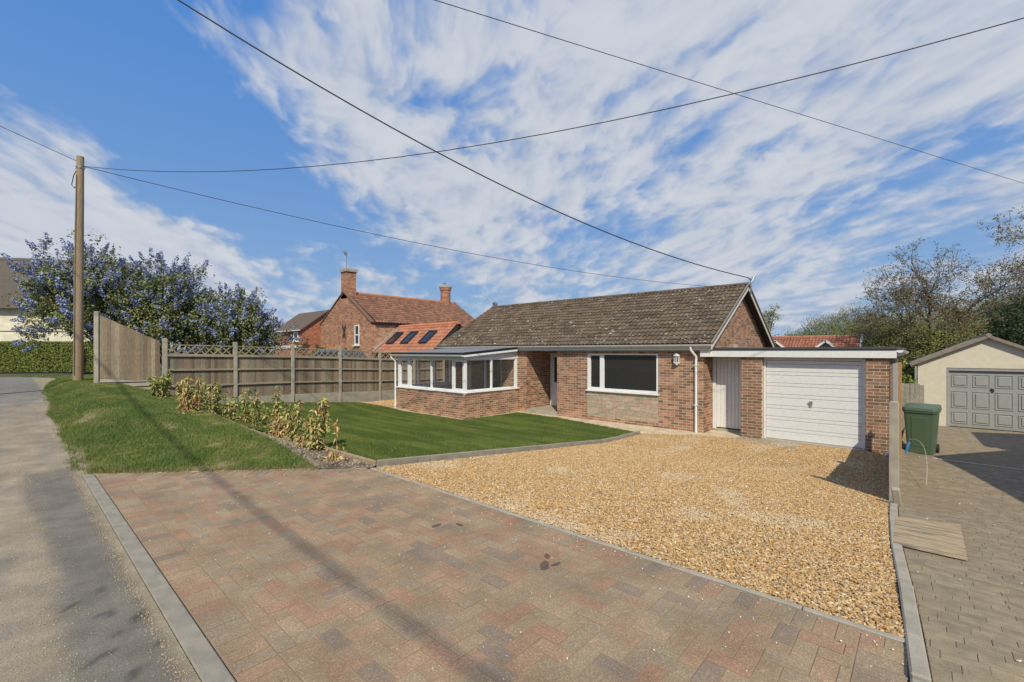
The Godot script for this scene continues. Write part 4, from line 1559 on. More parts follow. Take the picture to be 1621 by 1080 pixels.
	boxpart(o, "inner_wall", Vector3(-4.78, 0.10, -16.5), Vector3(-4.72, 2.40, -13.05), M.plaster)
	boxpart(o, "inner_wall", Vector3(-11.3, 0.10, -16.5), Vector3(-11.2, 2.40, -13.05), M.plaster)
	# roof: underlay boards, then the tiles one by one on the front slope
	var e0 := Vector3(-15.8, 2.46, -12.56)
	var e1 := Vector3(-4.2, 2.46, -12.56)
	var r0 := Vector3(-15.8, 4.44, -16.08)
	var r1 := Vector3(-4.2, 4.44, -16.08)
	var k0 := Vector3(-15.8, 2.46, -19.6)
	var k1 := Vector3(-4.2, 2.46, -19.6)
	var rb := MB.new()
	slope_slab(rb, e0 + Vector3(0, -0.03, 0), e1 + Vector3(0, -0.03, 0), r1 + Vector3(0, -0.03, 0), r0 + Vector3(0, -0.03, 0), 0.06)
	slope_slab(rb, k1 + Vector3(0, -0.03, 0), k0 + Vector3(0, -0.03, 0), r0 + Vector3(0, -0.03, 0), r1 + Vector3(0, -0.03, 0), 0.06)
	var roof := part(o, "roof", rb.done(), M.tile_tones[3])
	var tm := tile_mesh(0.30, 0.27, 0.030, 0.030)
	var sl := (r0 - e0)
	var len := sl.length()
	var rows := 16
	var g := len / rows
	var tx := sl.normalized()
	var nrm := Vector3(0, -tx.z, tx.y)
	var ts := []
	var cols := 39
	for j in rows:
		for i in cols:
			var p := Vector3(-15.8 + (i + 0.5) * 11.6 / cols, e0.y, e0.z) + tx * (g * (j + 0.5)) + nrm * (-0.012 + rr(-0.003, 0.004))
			ts.append(Transform3D(Basis(X * (11.6 / cols / 0.30), nrm, -tx * (g / 0.27)) * Basis(Vector3.UP, rr(-0.012, 0.012)), p))
	near_first(ts)
	var tb := MB.new()
	for i in ts.size():
		var k := tone() % 5
		if i < 300:
			part(roof, "tile", tm, M.tile_tones[k], ts[i])
		else:
			add_mesh(tb, tm, ts[i], vary(M.tile_cols[k], 0.1))
	# plain back slope, coarser
	var bt := MB.new()
	ribbed(bt, k1 + Vector3(0, -0.01, 0), k0 + Vector3(0, -0.01, 0), r1 + Vector3(0, -0.01, 0), r0 + Vector3(0, -0.01, 0), 0.15, 0.022, 0.25, L(0.11, 0.088, 0.068), L(0.14, 0.11, 0.085))
	tb.ix.append_array(PackedInt32Array(Array(bt.ix).map(func(a): return a + tb.v.size())))
	tb.v.append_array(bt.v)
	tb.n.append_array(bt.n)
	tb.c.append_array(bt.c)
	stuff(roof, "tile", tb.done(), M.tile)
	# ridge tiles
	for i in 26:
		var rt := MB.new()
		var xa := -15.8 + i * 11.6 / 26
		var xb := xa + 11.6 / 26 - 0.008
		var prev := Vector3.ZERO
		for k in 7:
			var w := PI * (0.12 + 0.76 * k / 6.0)
			var q := Vector3(0, sin(w) * 0.125, cos(w) * 0.15)
			if k > 0:
				var c := Vector3(0, 4.36, -16.08)
				rt.quad(c + prev + X * xa, c + prev + X * xb, c + q + X * xb, c + q + X * xa, Color.WHITE)
				rt.tri(c + X * xb, c + q + X * xb, c + prev + X * xb, Color.WHITE)
				rt.tri(c + X * xa, c + prev + X * xa, c + q + X * xa, Color.WHITE)
			prev = q
		part(roof, "ridge_tile", rt.done(), M.tile_tones[i % 5])
	# white moss and bird marks on the tiles
	var lm := MB.new()
	for i in 900:
		var uu := rng.randf()
		var vv := pow(rng.randf(), 1.4)
		var p := Vector3(lerpf(-15.7, -4.3, uu), e0.y, e0.z) + tx * len * vv + nrm * 0.054
		var s := rr(0.008, 0.03) * (1.0 if rng.randf() < 0.9 else 1.9)
		var a := X * s * rr(0.8, 1.5)
		var bz := tx * s * rr(0.5, 1.0)
		var col := L(0.42, 0.40, 0.36) if rng.randf() < 0.6 else L(0.28, 0.26, 0.21)
		for h in 6:
			var w0 := TAU * h / 6
			var w1 := TAU * (h + 1) / 6
			lm.tri(p + nrm * s * 0.25, p + a * cos(w0) + bz * sin(w0) - nrm * 0.02, p + a * cos(w1) + bz * sin(w1) - nrm * 0.02, col)
	stuff(roof, "lichen", lm.done(), M.pebble)
	# bargeboards, verge, soffit, fascia
	for sx in [[-4.215, 1.0], [-15.785, -1.0]]:
		var bb := MB.new()
		for q in [[e1, r1, 1.0], [k1, r1, -1.0]]:
			var a: Vector3 = Vector3(sx[0], q[0].y - 0.05, q[0].z)
			var c: Vector3 = Vector3(sx[0], q[1].y - 0.05, q[1].z)
			var u := (c - a).normalized()
			var s := Vector3(-1, 0, 0).cross(u).normalized()
			bb.box(Transform3D(Basis(u, s, u.cross(s)), (a + c) * 0.5 + Vector3(0, -0.075, 0)), Vector3((c - a).length(), 0.13, 0.022), Color.WHITE)
		part(roof, "bargeboard", bb.done(), M.offwhite)
		var vb := MB.new()
		for q in [[e1, r1], [k1, r1]]:
			var a: Vector3 = Vector3(sx[0] + 0.02 * sx[1], q[0].y + 0.005, q[0].z)
			var c: Vector3 = Vector3(sx[0] + 0.02 * sx[1], q[1].y + 0.005, q[1].z)
			var u := (c - a).normalized()
			var s := Vector3(-1, 0, 0).cross(u).normalized()
			vb.box(Transform3D(Basis(u, s, u.cross(s)), (a + c) * 0.5), Vector3((c - a).length(), 0.042, 0.03), Color.WHITE)
		part(roof, "verge", vb.done(), M.kerb)
	boxpart(o, "fascia", Vector3(-15.75, 2.27, -12.62), Vector3(-4.24, 2.44, -12.60), M.offwhite)
	boxpart(o, "soffit", Vector3(-15.75, 2.30, -14.1), Vector3(-4.24, 2.325, -12.622), M.offwhite)
	gutter(o, Vector3(-15.8, 2.425, -12.535), Vector3(-4.18, 2.425, -12.535), 0.058, M.offwhite)
	pipe(o, "downpipe", [Vector3(-4.74, 2.38, -12.535), Vector3(-4.74, 2.30, -12.535), Vector3(-4.71, 2.22, -12.60), Vector3(-4.65, 2.10, -12.70), Vector3(-4.65, 2.02, -12.70), Vector3(-4.65, 1.0, -12.70), Vector3(-4.65, 0.0, -12.70)], 0.034, M.white)
	for yy in [0.75, 1.85]:
		boxpart(o, "pipe_clip", Vector3(-4.70, yy, -12.745), Vector3(-4.60, yy + 0.022, -12.66), M.white)
	boxpart(o, "porch_light", Vector3(-10.25, 2.25, -13.3), Vector3(-10.0, 2.30, -13.05), M.upvc, 0.02)
	# lamp beside the window
	var lamp := thing("wall_lantern", "white outdoor wall lantern on the brick beside the window", "lantern", Vector3(-5.19, 2.02, BZ))
	var lb := MB.new()
	lb.cbox(Transform3D(Basis(), Vector3(0, 0, 0.015)), Vector3(0.13, 0.30, 0.03), 0.012, Color.WHITE)
	part(lamp, "backplate", lb.done(), M.white)
	var cg := MB.new()
	for k in 6:
		var w := PI * (k + 0.5) / 6.0
		var p := Vector3(cos(w) * 0.085, 0, 0.03 + sin(w) * 0.085)
		cg.box(Transform3D(Basis(Vector3.UP, -w), p), Vector3(0.014, 0.20, 0.014), Color.WHITE)
	for yy in [-0.10, 0.10]:
		cg.tube([Vector3(0, yy - 0.012, 0.05), Vector3(0, yy + 0.012, 0.05)], [0.098, 0.098], 12, Color.WHITE)
	cg.tube([Vector3(0, 0.11, 0.05), Vector3(0, 0.15, 0.05), Vector3(0, 0.18, 0.05)], [0.095, 0.06, 0.012], 12, Color.WHITE)
	cg.tube([Vector3(0, -0.17, 0.05), Vector3(0, -0.14, 0.05), Vector3(0, -0.11, 0.05)], [0.012, 0.06, 0.09], 12, Color.WHITE)
	part(lamp, "cage", cg.done(), M.white)
	var gb := MB.new()
	gb.tube([Vector3(0, -0.10, 0.05), Vector3(0, 0.10, 0.05)], [0.062, 0.062], 12, Color.WHITE)
	part(lamp, "glass", gb.done(), M.dark)
	# television aerial behind the ridge
	var ae := thing("television_aerial", "small television aerial standing above the far end of the bungalow roof", "aerial", P(783, 482, 23.0))
	var ab := MB.new()
	ab.tube([Vector3(0, -0.9, 0), Vector3(0, 0.12, 0)], [0.02, 0.02], 6, Color.WHITE)
	part(ae, "mast", ab.done(), M.steel)
	var ab2 := MB.new()
	var bo := (P(768, 469, 23.0) - P(783, 479, 23.0))
	ab2.tube([-bo * 0.15, bo * 1.1], [0.014, 0.014], 6, Color.WHITE)
	for i in 7:
		var p := bo * (0.15 + 0.9 * i / 6.0)
		ab2.tube([p - Vector3(0.12, 0, -0.12), p + Vector3(0.12, 0, -0.12)], [0.006, 0.006], 5, Color.WHITE)
	ab2.box(Transform3D(Basis(), -bo * 0.05), Vector3(0.05, 0.22, 0.3), Color.WHITE)
	part(ae, "array", ab2.done(), M.steel)
	# bracket that takes the power line at the gable top
	var br := thing("cable_bracket", "small forked metal bracket at the gable peak holding the black power line", "bracket", Vector3(-4.17, 4.35, -16.2))
	var b2 := MB.new()
	b2.tube([Vector3(0, -0.25, 0), Vector3(0, 0.28, 0)], [0.022, 0.022], 6, Color.WHITE)
	b2.tube([Vector3(0, 0.1, 0), Vector3(0.06, 0.3, -0.1), Vector3(0.09, 0.36, -0.14)], [0.018, 0.018, 0.018], 6, Color.WHITE)
	b2.tube([Vector3(-0.05, 0.27, 0.05), Vector3(0.02, 0.25, 0.0)], [0.03, 0.03], 8, Color.WHITE)
	part(br, "fork", b2.done(), M.steel)

func sunroom() -> void:
	var o := thing("sunroom", "white framed sunroom on a low brick wall at the front of the bungalow", "sunroom")
	var x0 := -15.1
	var x1 := -11.2
	var z0 := -10.05
	var z1 := BZ + 0.02
	var mb := MB.new()
	var bl := []
	core(mb, Vector3(x0, 0, z0), Vector3.RIGHT, Vector3.BACK, x1 - x0, 0.84, 0.22, [])
	bricks(bl, Vector3(x0, 0, z0), Vector3.RIGHT, Vector3.BACK, x1 - x0, 0.0, 0.83, [])
	core(mb, Vector3(x1, 0, z0 - 0.23), Vector3.FORWARD, Vector3.RIGHT, z0 - z1 - 0.23, 0.84, 0.22, [])
	bricks(bl, Vector3(x1, 0, z0 - 0.012), Vector3.FORWARD, Vector3.RIGHT, z0 - z1 - 0.012, 0.0, 0.83, [])
	core(mb, Vector3(x0, 0, z1), Vector3.BACK, Vector3.LEFT, z0 - z1 - 0.23, 0.84, 0.22, [])
	part(o, "wall", mb.done(), M.mortar)
	emit(o, "brick", bl, "brick", 300)
	# glazing
	var f := func(a: float) -> float: return a - x0
	window(o, "window", Vector3(x0, 0, z0 - 0.05), Vector3.RIGHT, Vector3.BACK, 0.0, x1 - x0 - 0.08, 0.89, 1.97, [Rect2(f.call(-14.93), 0.99, 0.46, 0.90), Rect2(f.call(-14.28), 0.95, 1.20, 0.99), Rect2(f.call(-13.02), 0.95, 1.12, 0.99), Rect2(f.call(-11.78), 0.99, 0.42, 0.90)], 0.06, M.upvc)
	window(o, "window", Vector3(x1 - 0.05, 0, z0 - 0.08), Vector3.FORWARD, Vector3.RIGHT, 0.0, z0 - z1 - 0.08, 0.89, 1.97, [Rect2(0.08, 0.95, 1.14, 0.99), Rect2(1.28, 0.95, 1.20, 0.99)], 0.06, M.upvc)
	window(o, "window", Vector3(x0 + 0.05, 0, z1), Vector3.BACK, Vector3.LEFT, 0.0, z0 - z1 - 0.08, 0.89, 1.97, [Rect2(0.10, 0.95, 0.75, 0.99), Rect2(0.93, 0.95, 0.75, 0.99), Rect2(1.76, 0.95, 0.75, 0.99)], 0.06, M.upvc)
	boxpart(o, "corner_post", Vector3(x1 - 0.13, 0.85, z0 - 0.13), Vector3(x1 - 0.04, 2.0, z0 - 0.04), M.upvc, 0.006)
	boxpart(o, "header", Vector3(x0 + 0.02, 1.972, z0 - 0.12), Vector3(x1 - 0.05, 2.10, z0 - 0.045), M.upvc)
	boxpart(o, "header", Vector3(x0 + 0.02, 1.972, z1), Vector3(x0 + 0.10, 2.12, z0 - 0.125), M.upvc)
	var hs := MB.new()
	hs.quad(Vector3(x1 - 0.035, 1.972, z0 - 0.04), Vector3(x1 - 0.035, 1.972, z1), Vector3(x1 - 0.035, 2.27, z1), Vector3(x1 - 0.035, 2.07, z0 - 0.04), Color.WHITE)
	hs.quad(Vector3(x1 - 0.10, 1.972, z1), Vector3(x1 - 0.10, 1.972, z0 - 0.04), Vector3(x1 - 0.10, 2.07, z0 - 0.04), Vector3(x1 - 0.10, 2.27, z1), Color.WHITE)
	hs.quad(Vector3(x1 - 0.10, 1.972, z0 - 0.04), Vector3(x1 - 0.035, 1.972, z0 - 0.04), Vector3(x1 - 0.035, 2.07, z0 - 0.04), Vector3(x1 - 0.10, 2.07, z0 - 0.04), Color.WHITE)
	hs.quad(Vector3(x1 - 0.10, 1.972, z1), Vector3(x1 - 0.035, 1.972, z1), Vector3(x1 - 0.035, 1.972, z0 - 0.04), Vector3(x1 - 0.10, 1.972, z0 - 0.04), Color.WHITE)
	part(o, "side_header", hs.done(), M.upvc)
	# inner sills and floor
	boxpart(o, "inner_sill", Vector3(x0 + 0.07, 0.842, z1), Vector3(x0 + 0.34, 0.872, z0 - 0.1), M.upvc)
	boxpart(o, "inner_sill", Vector3(x0 + 0.345, 0.842, z0 - 0.33), Vector3(x1 - 0.07, 0.872, z0 - 0.085), M.upvc)
	boxpart(o, "floor", Vector3(x0 + 0.23, 0.02, z1), Vector3(x1 - 0.23, 0.12, z0 - 0.23), M.concrete)
	# roof
	var a := Vector3(x0 - 0.12, 2.17, z0 + 0.13)
	var b := Vector3(x1 + 0.10, 2.17, z0 + 0.13)
	var c := Vector3(x1 + 0.10, 2.37, z1 + 0.18)
	var d := Vector3(x0 - 0.12, 2.37, z1 + 0.18)
	var rf := MB.new()
	slope_slab(rf, a, b, c, d, 0.05)
	var roof := part(o, "roof", rf.done(), M.roof_grey)
	var tr := MB.new()
	tr.box(Transform3D(Basis(), (a + b) * 0.5 + Vector3(0, -0.005, 0.014)), Vector3((b - a).length() + 0.05, 0.07, 0.024), Color.WHITE)
	var u := (c - b).normalized()
	tr.box(Transform3D(Basis(Vector3.RIGHT, u.cross(Vector3.RIGHT), u) * 1.0, (b + c) * 0.5 + Vector3(0.014, -0.005, 0)), Vector3(0.024, 0.08, (c - b).length()), Color.WHITE)
	part(roof, "black_trim", tr.done(), M.black)
	var fs := MB.new()
	fs.box(Transform3D(Basis(Vector3.RIGHT, u.cross(Vector3.RIGHT), u), (b + c) * 0.5 + Vector3(0.008, -0.085, 0)), Vector3(0.022, 0.07, (c - b).length()), Color.WHITE)
	part(roof, "fascia", fs.done(), M.upvc)
	gutter(o, a + Vector3(-0.02, -0.055, 0.06), b + Vector3(0.02, -0.055, 0.06), 0.05, M.upvc)
	pipe(o, "downpipe", [Vector3(x0 - 0.10, 2.08, z0 + 0.19), Vector3(x0 - 0.10, 2.0, z0 + 0.19), Vector3(x0 - 0.02, 1.88, z0 + 0.06), Vector3(x0 - 0.02, 1.80, z0 + 0.055), Vector3(x0 - 0.02, 0.0, z0 + 0.055)], 0.034, M.upvc)

func garage() -> void:
	var o := thing("garage", "flat roofed brick garage with white up and over door beside the bungalow", "garage")
	var z := -12.9
	var mb := MB.new()
	var bl := []
	var X := Vector3.RIGHT
	core(mb, Vector3(-3.57, 0, z), X, Vector3.BACK, 0.51, 2.10, 0.32, [])
	bricks(bl, Vector3(-3.57, 0, z), X, Vector3.BACK, 0.51, 0.0, 2.10, [], null, 0.06)
	core(mb, Vector3(-0.97, 0, z), X, Vector3.BACK, 0.42, 2.10, 0.32, [])
	bricks(bl, Vector3(-0.97, 0, z), X, Vector3.BACK, 0.42, 0.0, 2.10, [], null, 0.04)
	core(mb, Vector3(-0.55, 0, z - 0.33), Vector3.FORWARD, X, 4.7, 2.10, 0.2, [])
	bricks(bl, Vector3(-0.55, 0, z - 0.012), Vector3.FORWARD, X, 3.0, 0.0, 2.10, [])
	core(mb, Vector3(-3.06, 0, z - 0.01), Vector3.FORWARD, X, 0.30, 2.10, 0.05, [])
	core(mb, Vector3(-3.57, 0, -18.0), Vector3.BACK, Vector3.LEFT, 4.7, 2.10, 0.11, [])
	core(mb, Vector3(-0.55, 0, -18.0), Vector3.LEFT, Vector3.FORWARD, 3.9, 2.10, 0.15, [])
	part(o, "wall", mb.done(), M.mortar)
	emit(o, "brick", bl, "gbrick", 300)
	# the up and over door: pressed horizontal slats
	var d := Node3D.new()
	d.name = "garage_door"
	o.add_child(d, true)
	boxpart(d, "door_frame", Vector3(-3.055, 0.0, z - 0.20), Vector3(-3.00, 2.09, z - 0.12), M.garage_white, 0.004)
	boxpart(d, "door_frame", Vector3(-1.03, 0.0, z - 0.20), Vector3(-0.975, 2.09, z - 0.12), M.garage_white, 0.004)
	boxpart(d, "door_frame", Vector3(-3.0, 2.02, z - 0.20), Vector3(-1.03, 2.09, z - 0.12), M.garage_white, 0.004)
	boxpart(d, "backing", Vector3(-2.998, 0.03, z - 0.19), Vector3(-1.032, 2.018, z - 0.172), M.grey_door)
	var y := 0.03
	var i := 0
	while y < 2.0:
		var h := 0.085 if i % 2 else 0.198
		h = minf(h, 2.016 - y)
		boxpart(d, "slat", Vector3(-2.996, y + 0.004, z - 0.171), Vector3(-1.034, y + h - 0.003, z - 0.150), M.garage_white, 0.006)
		y += h
		i += 1
	var hb := MB.new()
	hb.cbox(Transform3D(Basis(), Vector3(-2.02, 0.99, z - 0.14)), Vector3(0.06, 0.08, 0.02), 0.006, Color.WHITE)
	hb.cbox(Transform3D(Basis(Vector3.BACK, 0.5), Vector3(-2.03, 0.97, z - 0.115)), Vector3(0.025, 0.13, 0.025), 0.006, Color.WHITE)
	part(d, "handle", hb.done(), M.steel)
	# boarded side door in the recess between bungalow and garage
	var s := Node3D.new()
	s.name = "side_door"
	o.add_child(s, true)
	boxpart(s, "door_frame", Vector3(-4.455, 0.06, -13.52), Vector3(-4.36, 2.10, -13.43), M.white, 0.005)
	for k in 8:
		var xa := -4.355 + k * 0.097
		boxpart(s, "board", Vector3(xa + 0.002, 0.10, -13.50), Vector3(xa + 0.095, 2.10, -13.475), M.white, 0.006)
	boxpart(s, "backing", Vector3(-4.355, 0.10, -13.53), Vector3(-3.578, 2.10, -13.502), M.white)
	boxpart(s, "threshold", Vector3(-4.455, 0.0, -13.6), Vector3(-3.578, 0.07, -13.40), M.concrete, 0.008)
	# flat roof with felt edge and white fascia
	var roof := boxpart(o, "roof", Vector3(-4.44, 2.10, -18.1), Vector3(-0.45, 2.275, -12.86), M.felt)
	boxpart(roof, "felt_edge", Vector3(-4.45, 2.277, -18.1), Vector3(-0.41, 2.345, -12.80), M.felt, 0.012)
	boxpart(roof, "fascia", Vector3(-4.46, 2.095, -12.858), Vector3(-0.43, 2.272, -12.83), M.white, 0.004)
	boxpart(roof, "fascia", Vector3(-0.448, 2.13, -18.1), Vector3(-0.43, 2.272, -12.862), M.white)
	boxpart(roof, "fascia", Vector3(-4.52, 2.095, -12.828), Vector3(-4.30, 2.272, -12.64), M.white, 0.004)
	gutter(roof, Vector3(-0.375, 2.27, -12.9), Vector3(-0.375, 2.22, -18.0), 0.055, M.upvc)
	boxpart(o, "threshold", Vector3(-3.06, -0.02, -13.1), Vector3(-0.97, 0.028, -12.86), M.concrete, 0.008)

# ---------------------------------------------------------------- small pieces by the garage
func side_things() -> void:
	var f := thing("side_fence", "short run of boarded fence with a concrete end post between gravel and neighbouring drive", "fence")
	var p0 := on(-0.31, -8.42)
	var p1 := on(-0.38, -10.35)
	var p2 := on(-0.47, -12.55)
	concrete_post(f, p0, 1.40, 0.0)
	concrete_post(f, p1, 1.15, 0.0)
	fence_bay(f, p0, p1, Vector3.RIGHT, 1.15, 1.10, 0.28, [0.4, 0.75, 1.05], 0.0)
	fence_bay(f, p1, p2, Vector3.RIGHT, 1.02, 0.98, 0.28, [0.4, 0.9], 0.0)
	var bp := MB.new()
	bp.cbox(Transform3D(Basis(), p2 + Vector3(0.07, 1.0, -0.42)), Vector3(0.10, 2.0, 0.10), 0.006, Color.WHITE)
	var gp := MB.new()
	gp.cbox(Transform3D(Basis(), p2 + Vector3(0.02, 0.99, -0.33)), Vector3(0.09, 1.98, 0.05), 0.005, Color.WHITE)
	part(f, "gate_stile", gp.done(), M.grey_door)
	part(f, "wooden_post", bp.done(), M.brown_post).set_meta("label", "orange brown timber post")
	var stub := thing("concrete_stub", "broken short concrete stub leaning against the foot of the end post", "concrete block", on(-0.27, -8.2))
	var sb := MB.new()
	sb.cbox(Transform3D(Basis(Vector3(1, 0, 0.3).normalized(), 0.35), Vector3(0.0, 0.11, 0.05)), Vector3(0.09, 0.30, 0.07), 0.012, Color.WHITE)
	part(stub, "block", sb.done(), M.concrete)
	# rainwater shoe at the garage corner
	var sh := thing("rainwater_shoe", "white plastic rainwater pipe shoe at the right corner of the garage", "pipe", on(-0.5, -12.62))
	var s2 := MB.new()
	s2.tube([Vector3(0, 0.2, -0.02), Vector3(0, 0.12, 0), Vector3(-0.05, 0.07, 0.06), Vector3(-0.10, 0.06, 0.12)], [0.036, 0.036, 0.036, 0.038], 10, Color.WHITE)
	part(sh, "elbow", s2.done(), M.white)
	wheelie()
	# plywood sheet lying on the neighbour's drive
	var pl := thing("plywood_sheet", "weathered plywood board lying flat on the neighbouring drive", "board", on(0.02, -6.6))
	var pb := MB.new()
	var n := GN(0.0, -6.6)
	var q := [Vector3(-0.27, 0, -0.62), Vector3(-0.24, 0, 0.72), Vector3(0.28, 0, 0.74), Vector3(0.30, 0, -0.85)]
	var slab := PackedVector2Array()
	for v: Vector3 in q:
		slab.append(Vector2(v.x, v.z))
	pb.slab(slab, 0.0, 0.018, Color.WHITE)
	var ux := (Vector3.RIGHT - n * n.x).normalized()
	part(pl, "sheet", pb.done(), M.board, Transform3D(Basis(ux, n, ux.cross(n)), Vector3(0, 0.014, 0)))
	# blue marker with a loop of pale cord
	var mk := thing("blue_stake", "bright blue plastic strip standing beside the concrete fence post", "stake", on(-0.26, -12.2))
	var kb := MB.new()
	kb.cbox(Transform3D(Basis(Vector3(0, 0, 1), -0.22), Vector3(0.02, 0.30, 0)), Vector3(0.04, 0.24, 0.02), 0.004, Color.WHITE)
	part(mk, "strip", kb.done(), M.blue_plastic)
	var cd := thing("cord", "pale thin cord looping down from the blue strip to the drive", "cord", on(-0.26, -12.2))
	var cb := MB.new()
	var pts := []
	var rad := []
	for i in 15:
		var t := i / 14.0
		pts.append(Vector3(0.05 + 0.18 * sin(t * 2.2) + 0.10 * t, 0.44 * (1.0 - t * t) + 0.05 * sin(t * PI) + 0.03 * (1.0 - t) + 0.10 * t, 2.3 * t * t))
		rad.append(0.003)
	cb.tube(pts, rad, 5, Color.WHITE)
	part(cd, "loop", cb.done(), M.offwhite)
	# thin row of small white blocks across the neighbour's drive
	var ch := thing("white_row", "thin row of small white blocks across the neighbouring drive", "white_row", Vector3.ZERO)
	var hb := MB.new()
	var a := ground_at(1478, 727)
	var e := ground_at(1640, 748)
	for i in 46:
		var p := a.lerp(e, i / 45.0)
		p = on(p.x + rr(-0.01, 0.01), p.z, 0.016)
		hb.cbox(Transform3D(Basis(Vector3.UP, rr(0, 3)), p), Vector3(0.035, 0.012, 0.02), 0.003, Color.WHITE)
	part(ch, "white_bits", hb.done(), M.offwhite)
	# grey gate at the back between the two garages
	var gt := thing("boarded_gate", "weathered grey boarded gate between the two garages", "gate", on(-0.3, -17.6))
	for i in 5:
		var mb := MB.new()
		mb.cbox(Transform3D(Basis(Vector3(0, 0, 1), rr(-0.015, 0.015)), Vector3(-0.15 + i * 0.105, 0.72 + rr(-0.03, 0.03), 0)), Vector3(0.10, 1.45, 0.02), 0.004, Color.WHITE)
		part(gt, "board", mb.done(), M.grey_board)
	for yy in [0.35, 1.2]:
		boxpart(gt, "rail", Vector3(-0.2, yy, -0.06), Vector3(0.32, yy + 0.08, -0.012), M.rail)

func wheelie() -> void:
	var o := thing("wheelie_bin", "green plastic wheelie bin standing at the corner of the garage", "bin", on(-0.03, -13.8))
	o.rotation.y = -0.12
	o.scale = Vector3(0.95, 1.0, 0.95)
	var b := MB.new()
	var lo := [Vector2(-0.23, -0.25), Vector2(0.23, -0.25), Vector2(0.23, 0.25), Vector2(-0.23, 0.25)]
	var hi := [Vector2(-0.285, -0.36), Vector2(0.285, -0.36), Vector2(0.285, 0.33), Vector2(-0.285, 0.33)]
	var ring := func(t: float, grow: float) -> Array:
		var out := []
		for i in 4:
			var p: Vector2 = lo[i].lerp(hi[i], t)
			var r := 0.045
			for k in 4:
				var w: float = [PI, -PI / 2, 0.0, PI / 2][i] + (PI / 2) * k / 3.0
				var c := Vector2(p.x - signf(p.x) * r, p.y - signf(p.y) * r)
				out.append(Vector2(c.x + cos(w) * (r + grow), c.y + sin(w) * (r + grow)))
		return out
	var stack := [[0.02, 0.0, 0.0], [0.5, 0.5, 0.0], [0.93, 0.97, 0.0], [0.93, 0.97, 0.022], [0.985, 1.0, 0.022]]
	for s in stack.size() - 1:
		var r0: Array = ring.call(stack[s][1], stack[s][2])
		var r1: Array = ring.call(stack[s + 1][1], stack[s + 1][2])
		for i in r0.size():
			var j: int = (i + 1) % r0.size()
			b.quad(Vector3(r0[j].x, stack[s][0], r0[j].y), Vector3(r0[i].x, stack[s][0], r0[i].y), Vector3(r1[i].x, stack[s + 1][0], r1[i].y), Vector3(r1[j].x, stack[s + 1][0], r1[j].y), Color.WHITE)
	part(o, "body", b.done(), M.green_plastic)
	# raised panel on the front, lid, handle, wheels
	var pf := MB.new()
	var tilt := Basis(Vector3.RIGHT, atan2(0.08, 0.93))
	pf.cbox(Transform3D(tilt, Vector3(0.0, 0.50, 0.293)), Vector3(0.30, 0.66, 0.012), 0.005, Color.WHITE)
	part(o, "front_panel", pf.done(), M.green_plastic)
	var lid := MB.new()
	var lr: Array = ring.call(1.0, 0.035)
	for i in lr.size():
		var j: int = (i + 1) % lr.size()
		var y0: float = 0.985 + 0.03
		var hi2 := func(v: Vector2) -> float: return 1.035 + 0.05 * (0.33 - v.y) / 0.7
		var a := Vector3(lr[i].x, y0 - 0.04, lr[i].y)
		var c := Vector3(lr[j].x, y0 - 0.04, lr[j].y)
		var a1 := Vector3(lr[i].x * 0.96, hi2.call(lr[i]), lr[i].y * 0.97)
		var c1 := Vector3(lr[j].x * 0.96, hi2.call(lr[j]), lr[j].y * 0.97)
		lid.quad(c, a, a1, c1, Color.WHITE)
		lid.tri(Vector3(0, 1.075, -0.02), c1, a1, Color.WHITE)
	part(o, "lid", lid.done(), M.green_plastic)
	var hd := MB.new()
	hd.tube([Vector3(-0.24, 1.0, -0.42), Vector3(0.24, 1.0, -0.42)], [0.018, 0.018], 8, Color.WHITE)
	for s in [-0.2, 0.2]:
		hd.box(Transform3D(Basis(), Vector3(s, 0.99, -0.385)), Vector3(0.04, 0.05, 0.09), Color.WHITE)
	part(o, "handle", hd.done(), M.green_plastic)
	for s in [-0.25, 0.25]:
		var w := MB.new()
		w.tube([Vector3(s - 0.025, 0.10, -0.27), Vector3(s + 0.025, 0.10, -0.27)], [0.10, 0.10], 16, Color.WHITE)
		part(o, "wheel", w.done(), M.black)

